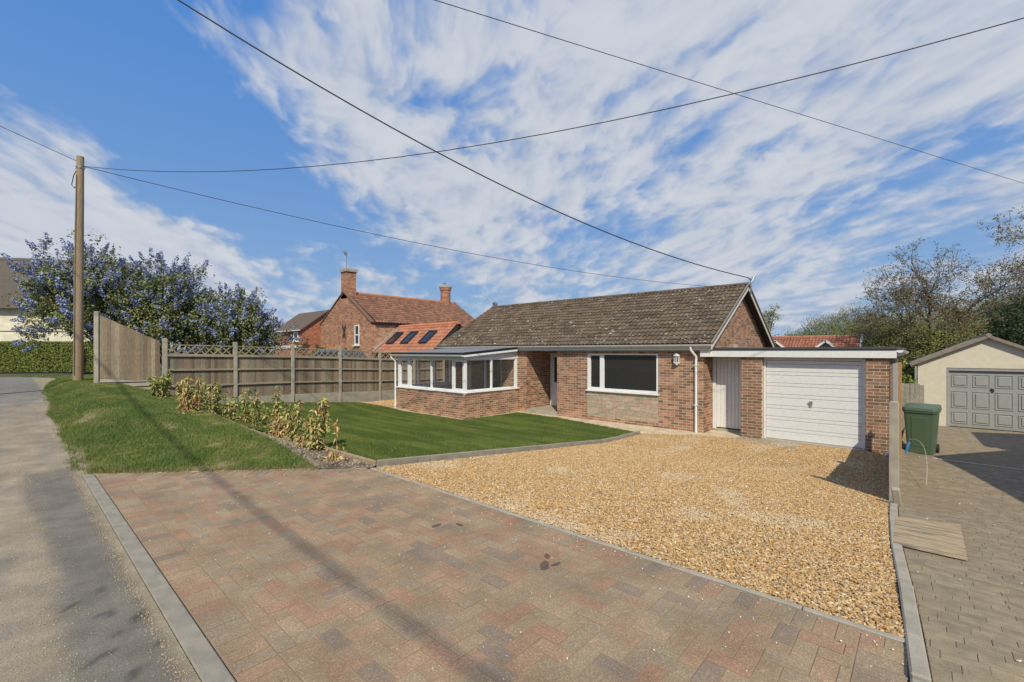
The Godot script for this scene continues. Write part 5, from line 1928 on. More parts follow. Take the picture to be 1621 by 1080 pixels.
# ---------------------------------------------------------------- boundary fences
func fences() -> void:
	var f := thing("boundary_fence", "long weathered timber fence with lattice top and concrete posts along the lawn", "fence")
	var posts := []
	for i in 7:
		var z := -3.02 - 1.87 * i
		var x := -16.3 - 0.10 * (-z - 3.0)
		var base := [0.50, 0.46, 0.42, 0.35, 0.27, 0.22, 0.20]
		posts.append(Vector3(x, base[i], z))
	for i in posts.size():
		concrete_post(f, posts[i], 2.06 if i > 0 else 2.10, PI / 2)
		if i > 0:
			fence_bay(f, posts[i - 1], posts[i], Vector3.RIGHT, 1.96, 1.96, 0.30, [0.72, 1.20, 1.62], 0.31)
	# the return with the sloping top
	var g := thing("sloping_fence", "tall closeboarded fence panel with sloping top and concrete post beside the telegraph pole", "fence")
	var a := Vector3(-16.86, 1.20, -1.62)
	var b := Vector3(-16.32, 1.06, -2.95)
	concrete_post(g, a, 2.12, 1.0)
	fence_bay(g, a, b, Vector3(1, 0, 0.4), 2.05, 1.46, 0.30, [], 0.0, false)
	var u := (Vector3(b.x, 0, b.z) - Vector3(a.x, 0, a.z)).normalized()
	for h in [0.14, 0.27]:
		var m := MB.new()
		m.cbox(Transform3D(Basis(u, Vector3.UP, u.cross(Vector3.UP)), (a + b) * 0.5 + Vector3(0, h, 0) + Vector3(0.045, 0, 0.02)), Vector3(1.32, 0.025, 0.03), 0.004, Color.WHITE)
		part(g, "ledge", m.done(), M.concrete)
	# the fence that runs on along the road behind it
	var r := thing("roadside_fence", "boarded fence running away behind the concrete post along the verge", "fence")
	var q0 := Vector3(-17.0, 1.20, -1.72)
	for i in 3:
		var q1 := q0 + Vector3(-1.9, 0.0, -0.27)
		fence_bay(r, q0, q1, Vector3(0, 0, 1), 1.75, 1.75, 0.25, [], 0.0, false)
		concrete_post(r, q1, 1.8, 0.14)
		q0 = q1

# ---------------------------------------------------------------- poles and wires
func telegraph(label: String, base: Vector3, top: float, r0: float, r1: float, lean := Vector3.ZERO) -> Node3D:
	var o := thing("utility_pole", label, "utility pole", base)
	var b := MB.new()
	var pts := []
	var rad := []
	for i in 9:
		var t := i / 8.0
		pts.append(lean * t + Vector3(0, lerpf(-0.4, top - base.y, t), 0))
		rad.append(lerpf(r0, r1, t))
	b.tube(pts, rad, 18, Color.WHITE)
	part(o, "shaft", b.done(), M.pole)
	var c := MB.new()
	c.tube([lean + Vector3(0, top - base.y - 0.36, 0), lean + Vector3(0, top - base.y - 0.30, 0)], [r1 + 0.012, r1 + 0.012], 18, Color.WHITE)
	part(o, "band", c.done(), M.steel)
	for s in [-1.0, 1.0]:
		var h := MB.new()
		var q := lean + Vector3(0, top - base.y - 0.32, 0)
		h.tube([q + RT * s * r1, q + RT * s * (r1 + 0.05) + Vector3(0, 0.04, 0), q + RT * s * (r1 + 0.09), q + RT * s * (r1 + 0.05) - Vector3(0, 0.03, 0)], [0.01, 0.01, 0.01, 0.01], 6, Color.WHITE)
		part(o, "hook", h.done(), M.steel)
	return o

func wire(label: String, a: Vector3, b: Vector3, sag: float, r: float) -> void:
	var o := thing("overhead_wire", label, "wire", Vector3.ZERO, "")
	var m := MB.new()
	var pts := []
	var rad := []
	for i in 33:
		var u := i / 32.0
		pts.append(a.lerp(b, u) - Vector3(0, 4.0 * sag * u * (1.0 - u), 0))
		rad.append(r)
	m.tube(pts, rad, 6, Color.WHITE)
	part(o, "strand", m.done(), M.cable)

func poles() -> void:
	var pb := Vector3(-18.63, 1.15, -1.36)
	var o := telegraph("brown wooden telegraph pole on the grass bank beside the sloping fence", pb, 8.02, 0.122, 0.086, Vector3(0.08, 0, -0.05))
	var lp := MB.new()
	var t := Vector3(0.08, 6.4, -0.05) - RT * 0.10
	lp.tube([t + Vector3(0, 0.1, 0), t - RT * 0.10 - Vector3(0, 0.1, 0), t - RT * 0.16 - Vector3(0, 0.36, 0), t - RT * 0.08 - Vector3(0, 0.46, 0), t - Vector3(0, 0.36, 0)], [0.012, 0.012, 0.012, 0.012, 0.012], 6, Color.WHITE)
	part(o, "cable_loop", lp.done(), M.cable)
	var cb := MB.new()
	cb.tube([Vector3(0.02, 0.4, 0) + FW * -0.128, Vector3(0.05, 3.4, 0) + FW * -0.115, Vector3(0.08, 6.3, -0.03) + FW * -0.10], [0.012, 0.012, 0.012], 6, Color.WHITE)
	part(o, "cable_guard", cb.done(), M.pole)
	telegraph("tall wooden power pole on the far side of the road", on(-12.7, 5.4), 12.95, 0.16, 0.11, Vector3(0, 0, -2.0) * 0.0)
	telegraph("wooden pole on the far side of the road at the bend", on(-24.6, 5.4), 12.25, 0.16, 0.11)
	telegraph("wooden pole farther along the far side of the road", on(28.0, 5.4), 11.5, 0.16, 0.11)
	telegraph("wooden pole standing behind the bungalow", Vector3(-9.64, 0.0, -31.74), 6.6, 0.14, 0.10)
	telegraph("wooden pole in the garden beyond the neighbouring house", Vector3(14.1, 0.0, -14.75), 10.4, 0.14, 0.10)
	telegraph("wooden pole in the trees behind the neighbouring garage", Vector3(11.14, -0.2, -53.24), 11.8, 0.15, 0.10)
	var top := Vector3(-18.51, 7.74, -1.46)
	wire("wire sagging from the telegraph pole across the sky to the right", top, Vector3(14.1, 10.17, -14.75), 2.43, 0.008)
	wire("wire dropping from the telegraph pole behind the bungalow ridge", top, Vector3(-9.64, 6.46, -31.74), 0.65, 0.010)
	wire("wire leading from the telegraph pole back over the road", Vector3(-18.59, 7.86, -1.39), Vector3(-24.6, 12.0, 5.4), 0.0, 0.010)
	wire("thick black power line running down to the bungalow gable peak", Vector3(-12.7, 12.65, 5.4), Vector3(-4.17, 4.63, -16.32), 1.604, 0.014)
	wire("thin wire crossing the sky high over the garage", Vector3(-12.72, 9.6, 5.4), Vector3(11.14, 11.63, -53.24), 0.05, 0.009)
	wire("heavy bundled cable strung along the far side of the road", Vector3(-12.7, 11.2, 5.4), Vector3(28.0, 11.2, 5.4), 1.85, 0.024)

# ---------------------------------------------------------------- houses around
func simple_gable(o: Node3D, x0: float, x1: float, z0: float, z1: float, y0: float, ye: float, yr: float, along_x: bool, wallm: Material, wcol: Color) -> void:
	var b := MB.new()
	var A := [Vector3(x0, y0, z1), Vector3(x1, y0, z1), Vector3(x1, y0, z0), Vector3(x0, y0, z0)]
	for i in 4:
		var p: Vector3 = A[i]
		var q: Vector3 = A[(i + 1) % 4]
		var pu := Vector3(p.x, ye, p.z)
		var qu := Vector3(q.x, ye, q.z)
		b.quad(p, q, qu, pu, wcol)
		var gable := (i % 2 == 1) if along_x else (i % 2 == 0)
		if gable:
			var m := (pu + qu) * 0.5
			m.y = yr
			b.tri(pu, qu, m, wcol)
	part(o, "wall", b.done(), wallm)

func sash(parent: Node3D, at: Vector3, u: Vector3, nrm: Vector3, w: float, h: float, m: Material, bars := 1) -> void:
	var o := Node3D.new()
	o.name = "window"
	parent.add_child(o, true)
	var f := MB.new()
	var bs := Basis(u, Vector3.UP, nrm)
	var t := w * 0.13
	f.box(Transform3D(bs, at + u * (w * 0.5 - t * 0.5)), Vector3(t, h, 0.08), Color.WHITE)
	f.box(Transform3D(bs, at - u * (w * 0.5 - t * 0.5)), Vector3(t, h, 0.08), Color.WHITE)
	for k in bars + 2:
		var y := -h * 0.5 + t * 0.5 + (h - t) * k / (bars + 1.0)
		f.box(Transform3D(bs, at + Vector3(0, y, 0)), Vector3(w - t * 2.0 - 0.004, t, 0.075), Color.WHITE)
	part(o, "frame", f.done(), m)
	for k in bars + 1:
		var y0 := -h * 0.5 + t + (h - t) * k / (bars + 1.0)
		var y1 := -h * 0.5 + (h - t) * (k + 1) / (bars + 1.0)
		var g := MB.new()
		g.box(Transform3D(bs, at + Vector3(0, (y0 + y1) * 0.5, 0) - nrm * 0.012), Vector3(w - t * 2.0, y1 - y0, 0.012), Color.WHITE)
		part(o, "pane", g.done(), M.dark_glass)
	var s := MB.new()
	s.box(Transform3D(bs, at + Vector3(0, -h * 0.5 - 0.05, 0) + nrm * 0.05), Vector3(w + 0.2, 0.08, 0.16), Color.WHITE)
	part(o, "sill", s.done(), m)

func chimney(o: Node3D, c: Vector3, w: float, d: float, y0: float, y1: float, wallm: Material, wcol: Color, round := false) -> void:
	var b := MB.new()
	if round:
		b.tube([Vector3(c.x, y0, c.z), Vector3(c.x, y1, c.z)], [w * 0.52, w * 0.52], 10, wcol)
		b.tube([Vector3(c.x, y1 - 0.22, c.z), Vector3(c.x, y1 - 0.02, c.z)], [w * 0.58, w * 0.62], 10, wcol)
	else:
		b.bx(Vector3(c.x - w / 2, y0, c.z - d / 2), Vector3(c.x + w / 2, y1, c.z + d / 2), wcol)
	var ch := part(o, "chimney", b.done(), wallm)
	var k := MB.new()
	if round:
		k.tube([Vector3(c.x, y1, c.z), Vector3(c.x, y1 + 0.12, c.z)], [w * 0.66, w * 0.66], 10, wcol)
		k.tube([Vector3(c.x - 0.12, y1 + 0.1, c.z), Vector3(c.x - 0.12, y1 + 0.42, c.z)], [0.07, 0.07], 8, wcol)
		k.tube([Vector3(c.x - 0.12, y1 + 0.42, c.z), Vector3(c.x - 0.12, y1 + 0.48, c.z)], [0.13, 0.13], 8, wcol)
	else:
		k.bx(Vector3(c.x - w / 2 - 0.09, y1, c.z - d / 2 - 0.09), Vector3(c.x + w / 2 + 0.09, y1 + 0.2, c.z + d / 2 + 0.09), wcol)
	part(ch, "cap", k.done(), M.concrete)

func houses() -> void:
	# the old brick house beyond the fence
	var o := thing("brick_house", "old two storey red brick house with pantile roof and two chimneys beyond the fence", "house")
	var bc := L(0.37, 0.19, 0.12)
	var x0 := -34.2
	var x1 := -27.1
	var z1 := -16.0
	var z0 := -26.2
	var xm := (x0 + x1) * 0.5
	simple_gable(o, x0, x1, z0, z1, 0.2, 4.25, 6.42, false, M.house_brick, bc)
	var gp := MB.new()
	gp.bx(Vector3(x1 - 0.6, 0.3, z1 - 9.8), Vector3(x1 + 0.012, 4.22, z1 - 0.25), L(0.42, 0.25, 0.165))
	part(o, "side_wall", gp.done(), M.house_brick)
	var pale := MB.new()
	pale.bx(Vector3(-30.2, 0.3, z1 - 0.2), Vector3(x1 + 0.004, 3.85, z1 + 0.010), L(0.42, 0.225, 0.14))
	pale.bx(Vector3(x0 - 0.004, 0.3, z1 - 0.2), Vector3(-30.21, 2.75, z1 + 0.008), L(0.43, 0.21, 0.125))
	part(o, "repaired_brickwork", pale.done(), M.house_brick)
	var rb := MB.new()
	ribbed(rb, Vector3(x1 + 0.22, 4.15, z1 - 0.25), Vector3(x1 + 0.22, 4.15, z0), Vector3(xm, 6.42, z1 - 0.25), Vector3(xm, 6.42, z0), 0.24, 0.06, 0.30, L(0.15, 0.078, 0.055), L(0.29, 0.14, 0.088))
	ribbed(rb, Vector3(x0 - 0.2, 4.15, z0), Vector3(x0 - 0.2, 4.15, z1 - 0.25), Vector3(xm, 6.42, z0), Vector3(xm, 6.42, z1 - 0.25), 0.24, 0.06, 0.6, L(0.26, 0.12, 0.075), L(0.36, 0.17, 0.10))
	var roof := part(o, "roof", rb.done(), M.pantile)
	var rg := MB.new()
	rg.tube([Vector3(xm, 6.43, z1 - 0.3), Vector3(xm, 6.43, z0)], [0.13, 0.13], 8, L(0.42, 0.185, 0.10))
	part(roof, "ridge", rg.done(), M.pantile)
	var vg := MB.new()
	for q in [[x1 + 0.15, z1], [x0 - 0.15, z1], [x1 + 0.15, z0], [x0 - 0.15, z0]]:
		slope_slab(vg, Vector3(q[0], 4.20, q[1] + 0.05), Vector3(q[0], 4.20, q[1] - 0.26), Vector3(xm, 6.50, q[1] - 0.26), Vector3(xm, 6.50, q[1] + 0.05), 0.08)
	part(roof, "gable_coping", vg.done(), M.coping)
	var eb := MB.new()
	eb.bx(Vector3(x1 + 0.02, 4.02, z0), Vector3(x1 + 0.16, 4.13, z1 - 0.3), Color.WHITE)
	part(o, "eaves", eb.done(), M.black)
	chimney(o, Vector3(xm, 0, z1 - 0.36), 0.84, 0.72, 6.0, 7.9, M.house_brick, bc)
	chimney(o, Vector3(xm, 0, z0 + 0.9), 0.82, 0.8, 5.9, 7.7, M.house_brick, L(0.36, 0.165, 0.10), true)
	sash(o, Vector3(-28.78, 3.36, z1 + 0.02), Vector3.RIGHT, Vector3.BACK, 0.58, 1.35, M.white)
	var xt := MB.new()
	for s in [-1.0, 1.0]:
		xt.box(Transform3D(Basis(Vector3.BACK, s * 0.42), Vector3(-30.55, 3.62, z1 + 0.05 + s * 0.012)), Vector3(0.10, 0.95, 0.04), Color.WHITE)
	part(o, "iron_wall_tie", xt.done(), M.dark)
	var ae := thing("chimney_aerial", "thin television aerial on the tall square chimney of the brick house", "aerial", Vector3(xm - 0.2, 8.1, z1 - 0.3))
	var ab := MB.new()
	ab.tube([Vector3(0, -0.6, 0), Vector3(0, 1.35, 0)], [0.025, 0.025], 6, Color.WHITE)
	part(ae, "mast", ab.done(), M.steel)
	var a2 := MB.new()
	a2.tube([Vector3(0.1, 1.15, 0.1), Vector3(-0.55, 1.45, -0.1)], [0.02, 0.02], 6, Color.WHITE)
	for i in 6:
		var p := Vector3(0.05, 1.17, 0.08).lerp(Vector3(-0.55, 1.45, -0.1), i / 5.0)
		a2.tube([p - Vector3(0.05, 0.0, 0.15), p + Vector3(0.05, 0.0, 0.15)], [0.008, 0.008], 5, Color.WHITE)
	a2.box(Transform3D(Basis(), Vector3(0.08, 1.15, 0.1)), Vector3(0.06, 0.2, 0.2), Color.WHITE)
	part(ae, "array", a2.done(), M.steel)
	# single storey extension with skylights
	var e := thing("house_extension", "low extension with bright orange tiled roof and three skylights beside the brick house", "house")
	simple_gable(e, -27.08, -21.0, -20.0, -16.4, 0.2, 2.20, 3.85, true, M.house_brick, L(0.38, 0.19, 0.12))
	var eb2 := MB.new()
	var E0 := Vector3(-27.05, 2.10, -16.1)
	var E1 := Vector3(-20.8, 2.10, -16.1)
	var R0 := Vector3(-27.05, 3.92, -18.2)
	var R1 := Vector3(-20.8, 3.92, -18.2)
	ribbed(eb2, E0, E1, R0, R1, 0.22, 0.05, 0.28, L(0.33, 0.135, 0.08), L(0.44, 0.19, 0.115))
	ribbed(eb2, Vector3(-20.8, 2.10, -20.3), Vector3(-27.05, 2.10, -20.3), R1, R0, 0.22, 0.05, 0.6, L(0.42, 0.155, 0.08), L(0.5, 0.2, 0.11))
	var er := part(e, "roof", eb2.done(), M.pantile)
	var rr2 := MB.new()
	rr2.tube([R0 + Vector3(0, 0.02, 0), R1 + Vector3(0, 0.02, 0)], [0.11, 0.11], 8, L(0.55, 0.20, 0.10))
	part(er, "ridge", rr2.done(), M.pantile)
	var vb := MB.new()
	slope_slab(vb, Vector3(-20.85, 2.05, -16.05), Vector3(-20.76, 2.05, -16.05), Vector3(-20.76, 3.92, -18.2), Vector3(-20.85, 3.92, -18.2), 0.16)
	slope_slab(vb, Vector3(-20.76, 2.05, -20.35), Vector3(-20.85, 2.05, -20.35), Vector3(-20.85, 3.92, -18.2), Vector3(-20.76, 3.92, -18.2), 0.16)
	part(er, "verge", vb.done(), M.dark)
	var fl := MB.new()
	slope_slab(fl, Vector3(-27.2, 2.2, -16.05), Vector3(-26.9, 2.2, -16.05), Vector3(-26.9, 4.02, -18.2), Vector3(-27.2, 4.02, -18.2), 0.05)
	part(er, "flashing", fl.done(), M.lead)
	var sv := (R0 - E0).normalized()
	var sn := Vector3(0, -sv.z, sv.y)
	for x in [-26.0, -24.35, -22.45]:
		var s := Node3D.new()
		s.name = "skylight"
		e.add_child(s, true)
		var c := Vector3(x, E0.y, E0.z) + sv * 1.45 + sn * 0.11
		var bs := Basis(Vector3.RIGHT, sv, sn)
		var f := MB.new()
		f.box(Transform3D(bs, c + Vector3.RIGHT * 0.34), Vector3(0.09, 1.15, 0.1), Color.WHITE)
		f.box(Transform3D(bs, c - Vector3.RIGHT * 0.34), Vector3(0.09, 1.15, 0.1), Color.WHITE)
		f.box(Transform3D(bs, c + sv * 0.53), Vector3(0.585, 0.09, 0.1), Color.WHITE)
		f.box(Transform3D(bs, c - sv * 0.53), Vector3(0.585, 0.09, 0.1), Color.WHITE)
		part(s, "frame", f.done(), M.dark)
		var g := MB.new()
		g.box(Transform3D(bs, c), Vector3(0.585, 0.965, 0.03), Color.WHITE)
		part(s, "pane", g.done(), M.dark_glass)
	# two newer houses far behind
	var h1 := thing("far_house", "distant orange brick house with a white window showing beside the blue shrub", "house")
	simple_gable(h1, -70.0, -61.0, -33.0, -26.0, 0.5, 5.2, 7.9, true, M.orange_brick, Color.WHITE)
	var r1b := MB.new()
	slope_slab(r1b, Vector3(-70.3, 5.05, -25.6), Vector3(-60.7, 5.05, -25.6), Vector3(-60.7, 7.95, -29.5), Vector3(-70.3, 7.95, -29.5), 0.12)
	slope_slab(r1b, Vector3(-60.7, 5.05, -33.4), Vector3(-70.3, 5.05, -33.4), Vector3(-70.3, 7.95, -29.5), Vector3(-60.7, 7.95, -29.5), 0.12)
	part(h1, "roof", r1b.done(), M.slate)
	sash(h1, Vector3(-62.9, 4.2, -25.96), Vector3.RIGHT, Vector3.BACK, 1.5, 1.3, M.white, 0)
	boxpart(h1, "white_band", Vector3(-70, 2.6, -25.98), Vector3(-61.0, 3.0, -25.9), M.white)
	boxpart(h1, "gutter", Vector3(-70.3, 4.95, -25.6), Vector3(-60.7, 5.06, -25.5), M.white)
	var h2 := thing("far_house", "distant orange brick house with plain gable showing between the other houses", "house")
	simple_gable(h2, -62.6, -56.6, -40.0, -29.0, 0.5, 4.7, 7.1, false, M.orange_brick, Color.WHITE)
	var r2b := MB.new()
	slope_slab(r2b, Vector3(-56.2, 4.55, -28.7), Vector3(-56.2, 4.55, -40.2), Vector3(-59.6, 7.2, -40.2), Vector3(-59.6, 7.2, -28.7), 0.12)
	slope_slab(r2b, Vector3(-63.0, 4.55, -40.2), Vector3(-63.0, 4.55, -28.7), Vector3(-59.6, 7.2, -28.7), Vector3(-59.6, 7.2, -40.2), 0.12)
	part(h2, "roof", r2b.done(), M.slate)
	boxpart(h2, "gutter", Vector3(-56.2, 4.45, -40), Vector3(-56.08, 4.56, -28.7), M.white)
	# thatched cottage at the bend of the road
	var c := thing("thatched_cottage", "cream rendered cottage with thatched roof behind the hedge at the road bend", "house", P(60, 556, 33.0))
	c.position.y = 0.9
	c.rotation.y = YAW + 0.25
	simple_gable(c, -9.0, 4.2, -5.6, 0.0, 0.0, 4.75, 8.2, true, M.cottage_cream, Color.WHITE)
	var tb := MB.new()
	var seg := 10
	for side in [1.0, -1.0]:
		for k in seg:
			var t0 := float(k) / seg
			var t1 := float(k + 1) / seg
			var pz := func(t: float) -> Vector3: return Vector3(0, 4.38 + 3.9 * sin(t * PI * 0.5 * 0.96), -2.8 + side * 3.35 * (1.0 - pow(t, 1.15)))
			var q0: Vector3 = pz.call(t0)
			var q1: Vector3 = pz.call(t1)
			if side > 0:
				tb.quad(q0 + Vector3(-9.4, 0, 0), q0 + Vector3(4.6, 0, 0), q1 + Vector3(4.6, 0, 0), q1 + Vector3(-9.4, 0, 0), Color.WHITE)
			else:
				tb.quad(q0 + Vector3(4.6, 0, 0), q0 + Vector3(-9.4, 0, 0), q1 + Vector3(-9.4, 0, 0), q1 + Vector3(4.6, 0, 0), Color.WHITE)
			for xx in [-9.4, 4.6]:
				tb.tri(Vector3(xx, 4.38, -2.8), q0 + Vector3(xx, 0, 0), q1 + Vector3(xx, 0, 0), Color.WHITE)
	tb.quad(Vector3(-9.4, 4.38, -6.15), Vector3(4.6, 4.38, -6.15), Vector3(4.6, 4.38, 0.55), Vector3(-9.4, 4.38, 0.55), Color.WHITE)
	part(c, "thatch_roof", tb.done(), M.thatch)
	var rdg := MB.new()
	rdg.tube([Vector3(-9.5, 8.24, -2.8), Vector3(4.7, 8.24, -2.8)], [0.28, 0.28], 8, Color.WHITE)
	part(c, "thatch_ridge", rdg.done(), M.thatch)
	sash(c, Vector3(0.25, 1.15, 0.03), Vector3.RIGHT, Vector3.BACK, 0.7, 0.75, M.dark, 0)
	boxpart(c, "string_course", Vector3(-9.0, 2.75, 0.004), Vector3(4.2, 2.80, 0.03), M.dark)
	# red roofed building behind the garage
	var b := thing("red_roof_building", "long low building with red pantile roof and white trimmed dormers behind the garage", "building")
	simple_gable(b, -14.0, -3.9, -51.0, -44.9, -0.6, 1.5, 3.40, true, M.house_brick, L(0.34, 0.17, 0.11))
	var pb := MB.new()
	ribbed(pb, Vector3(-14.2, 1.45, -44.6), Vector3(-3.8, 1.45, -44.6), Vector3(-14.2, 3.5, -47.9), Vector3(-3.8, 3.5, -47.9), 0.24, 0.06, 0.34, L(0.22, 0.085, 0.055), L(0.36, 0.145, 0.09))
	ribbed(pb, Vector3(-3.8, 1.45, -51.2), Vector3(-14.2, 1.45, -51.2), Vector3(-3.8, 3.5, -47.9), Vector3(-14.2, 3.5, -47.9), 0.24, 0.06, 0.8, L(0.25, 0.09, 0.06), L(0.36, 0.145, 0.09))
	var br := part(b, "roof", pb.done(), M.pantile)
	var rg2 := MB.new()
	rg2.tube([Vector3(-14.2, 3.52, -47.9), Vector3(-3.8, 3.52, -47.9)], [0.12, 0.12], 8, L(0.40, 0.18, 0.11))
	part(br, "ridge", rg2.done(), M.pantile)
	var wb := MB.new()
	slope_slab(wb, Vector3(-3.86, 1.4, -44.5), Vector3(-3.70, 1.4, -44.5), Vector3(-3.70, 3.72, -47.9), Vector3(-3.86, 3.72, -47.9), 0.22)
	slope_slab(wb, Vector3(-3.70, 1.4, -51.3), Vector3(-3.86, 1.4, -51.3), Vector3(-3.86, 3.72, -47.9), Vector3(-3.70, 3.72, -47.9), 0.22)
	part(br, "bargeboard", wb.done(), M.white)
	for x in [-9.75, -6.05]:
		var dm := Node3D.new()
		dm.name = "dormer"
		b.add_child(dm, true)
		var w := MB.new()
		for s in [-1.0, 1.0]:
			var a := Vector3(x + s * 1.0, 2.25, -45.6)
			var t := Vector3(x, 3.12, -45.6)
			var u := (t - a).normalized()
			w.box(Transform3D(Basis(u, Vector3.BACK.cross(u), Vector3.BACK), (a + t) * 0.5), Vector3((t - a).length() + 0.08, 0.17, 0.06), Color.WHITE)
		part(dm, "bargeboard", w.done(), M.white)
		var g := MB.new()
		g.tri(Vector3(x - 0.9, 2.2, -45.64), Vector3(x + 0.9, 2.2, -45.64), Vector3(x, 3.05, -45.64), Color.WHITE)
		g.bx(Vector3(x - 0.85, 1.6, -45.9), Vector3(x + 0.85, 2.2, -45.64), Color.WHITE)
		part(dm, "face", g.done(), M.dark)
		var dr := MB.new()
		slope_slab(dr, Vector3(x + 1.02, 2.25, -45.6), Vector3(x + 1.02, 2.25, -47.0), Vector3(x, 3.2, -47.6), Vector3(x, 3.2, -45.6), 0.06, L(0.30, 0.12, 0.075))
		slope_slab(dr, Vector3(x - 1.02, 2.25, -47.0), Vector3(x - 1.02, 2.25, -45.6), Vector3(x, 3.2, -45.6), Vector3(x, 3.2, -47.6), 0.06, L(0.30, 0.12, 0.075))
		part(dm, "roof", dr.done(), M.pantile)
	neighbour()

func neighbour() -> void:
	# neighbour's detached garage
	var o := thing("rendered_garage", "cream rendered detached garage with pitched roof and grey panelled door", "garage")
	var y0 := -0.35
	var z := -20.5
	var b := MB.new()
	core(b, Vector3(-0.15, y0, z), Vector3.RIGHT, Vector3.BACK, 3.3, 2.25, 0.15, [Rect2(0.70, 0.0, 2.10, 2.06)])
	b.tri(Vector3(-0.15, 1.9, z - 0.008), Vector3(3.15, 1.9, z - 0.008), Vector3(1.5, 2.66, z - 0.008), Color.WHITE)
	b.bx(Vector3(-0.15, y0, -26.0), Vector3(0.0, 1.9, z - 0.165), Color.WHITE)
	b.bx(Vector3(3.0, y0, -26.0), Vector3(3.15, 1.9, z - 0.165), Color.WHITE)
	b.bx(Vector3(0.003, y0, -26.0), Vector3(2.997, 1.9, -25.85), Color.WHITE)
	part(o, "wall", b.done(), M.cream)
	var r := MB.new()
	slope_slab(r, Vector3(3.35, 1.83, z + 0.14), Vector3(3.35, 1.83, -26.2), Vector3(1.5, 2.76, -26.2), Vector3(1.5, 2.76, z + 0.14), 0.09)
	slope_slab(r, Vector3(-0.35, 1.83, -26.2), Vector3(-0.35, 1.83, z + 0.14), Vector3(1.5, 2.76, z + 0.14), Vector3(1.5, 2.76, -26.2), 0.09)
	var roof := part(o, "roof", r.done(), M.asbestos)
	for k in 3:
		var n := MB.new()
		n.tube([Vector3(1.5, 2.74, z + 0.15 - k * 2.0), Vector3(1.5, 2.74, z - 1.84 - k * 2.0)], [0.07, 0.07], 8, Color.WHITE)
		part(roof, "ridge_tile", n.done(), M.asbestos)
	boxpart(o, "gutter", Vector3(-0.42, 1.72, -26.0), Vector3(-0.32, 1.80, z + 0.1), M.black)
	pipe(o, "downpipe", [Vector3(-0.20, 1.75, z + 0.03), Vector3(-0.20, -0.2, z + 0.03)], 0.03, M.grey_door)
	var d := Node3D.new()
	d.name = "garage_door"
	o.add_child(d, true)
	boxpart(d, "door_frame", Vector3(0.551, y0, z - 0.14), Vector3(0.61, 1.705, z - 0.02), M.grey_door, 0.004)
	boxpart(d, "door_frame", Vector3(2.59, y0, z - 0.14), Vector3(2.649, 1.705, z - 0.02), M.grey_door, 0.004)
	boxpart(d, "door_frame", Vector3(0.612, 1.62, z - 0.14), Vector3(2.588, 1.705, z - 0.02), M.grey_door, 0.004)
	boxpart(d, "leaf", Vector3(0.612, -0.19, z - 0.13), Vector3(2.588, 1.618, z - 0.09), M.grey_door)
	var xs := [0.68, 1.17, 1.66, 2.15]
	for x: float in xs:
		for q in [[-0.08, 0.30], [0.42, 0.96], [1.10, 1.50]]:
			var m := MB.new()
			# a sunk field with a raised middle
			var f0 := Rect2(x, q[0], 0.38, q[1] - q[0])
			for s in [[0.0, 0.0, 0.028], [0.0, 0.0, 0.028]]:
				pass
			m.box(Transform3D(Basis(), Vector3(f0.get_center().x, f0.position.y + 0.010, z - 0.083)), Vector3(0.38, 0.02, 0.016), Color.WHITE)
			m.box(Transform3D(Basis(), Vector3(f0.get_center().x, f0.end.y - 0.010, z - 0.083)), Vector3(0.38, 0.02, 0.016), Color.WHITE)
			m.box(Transform3D(Basis(), Vector3(f0.position.x + 0.010, f0.get_center().y, z - 0.083)), Vector3(0.02, f0.size.y - 0.042, 0.016), Color.WHITE)
			m.box(Transform3D(Basis(), Vector3(f0.end.x - 0.010, f0.get_center().y, z - 0.083)), Vector3(0.02, f0.size.y - 0.042, 0.016), Color.WHITE)
			m.cbox(Transform3D(Basis(), Vector3(f0.get_center().x, f0.get_center().y, z - 0.085)), Vector3(0.28, f0.size.y - 0.10, 0.03), 0.014, Color.WHITE)
			part(d, "raised_panel", m.done(), M.grey_door)
	var h := MB.new()
	h.cbox(Transform3D(Basis(Vector3.BACK, 0.5), Vector3(1.60, 1.03, z - 0.06)), Vector3(0.03, 0.13, 0.03), 0.006, Color.WHITE)
	h.cbox(Transform3D(Basis(), Vector3(1.60, 1.04, z - 0.08)), Vector3(0.06, 0.06, 0.02), 0.006, Color.WHITE)
	part(d, "handle", h.done(), M.dark)
	# the neighbour's house, out of the picture, that shades the drive
	var n := thing("neighbouring_house", "red brick bungalow with front gable on the far side of the neighbouring drive", "house")
	var wl := MB.new()
	wl.bx(Vector3(3.80, 0.0, -13.8), Vector3(12.30, 2.5, -6.0), L(0.30, 0.15, 0.09))
	wl.bx(Vector3(3.40, -0.2, -16.9), Vector3(9.30, 2.6, -13.81), L(0.30, 0.15, 0.09))
	wl.tri(Vector3(3.80, 2.5, -6.0), Vector3(3.80, 4.4, -9.9), Vector3(3.80, 2.5, -13.8), L(0.30, 0.15, 0.09))
	part(n, "wall", wl.done(), M.house_brick)
	var nr := MB.new()
	slope_slab(nr, Vector3(3.60, 2.5, -5.8), Vector3(12.50, 2.5, -5.8), Vector3(12.50, 4.5, -9.9), Vector3(3.60, 4.5, -9.9), 0.1)
	slope_slab(nr, Vector3(12.50, 2.5, -14.0), Vector3(3.60, 2.5, -14.0), Vector3(3.60, 4.5, -9.9), Vector3(12.50, 4.5, -9.9), 0.1)
	slope_slab(nr, Vector3(9.50, 2.65, -13.9), Vector3(9.50, 2.65, -17.1), Vector3(6.35, 4.15, -17.1), Vector3(6.35, 4.15, -13.9), 0.1)
	slope_slab(nr, Vector3(3.20, 2.65, -17.1), Vector3(3.20, 2.65, -13.9), Vector3(6.35, 4.15, -13.9), Vector3(6.35, 4.15, -17.1), 0.1)
	part(n, "roof", nr.done(), M.slate)

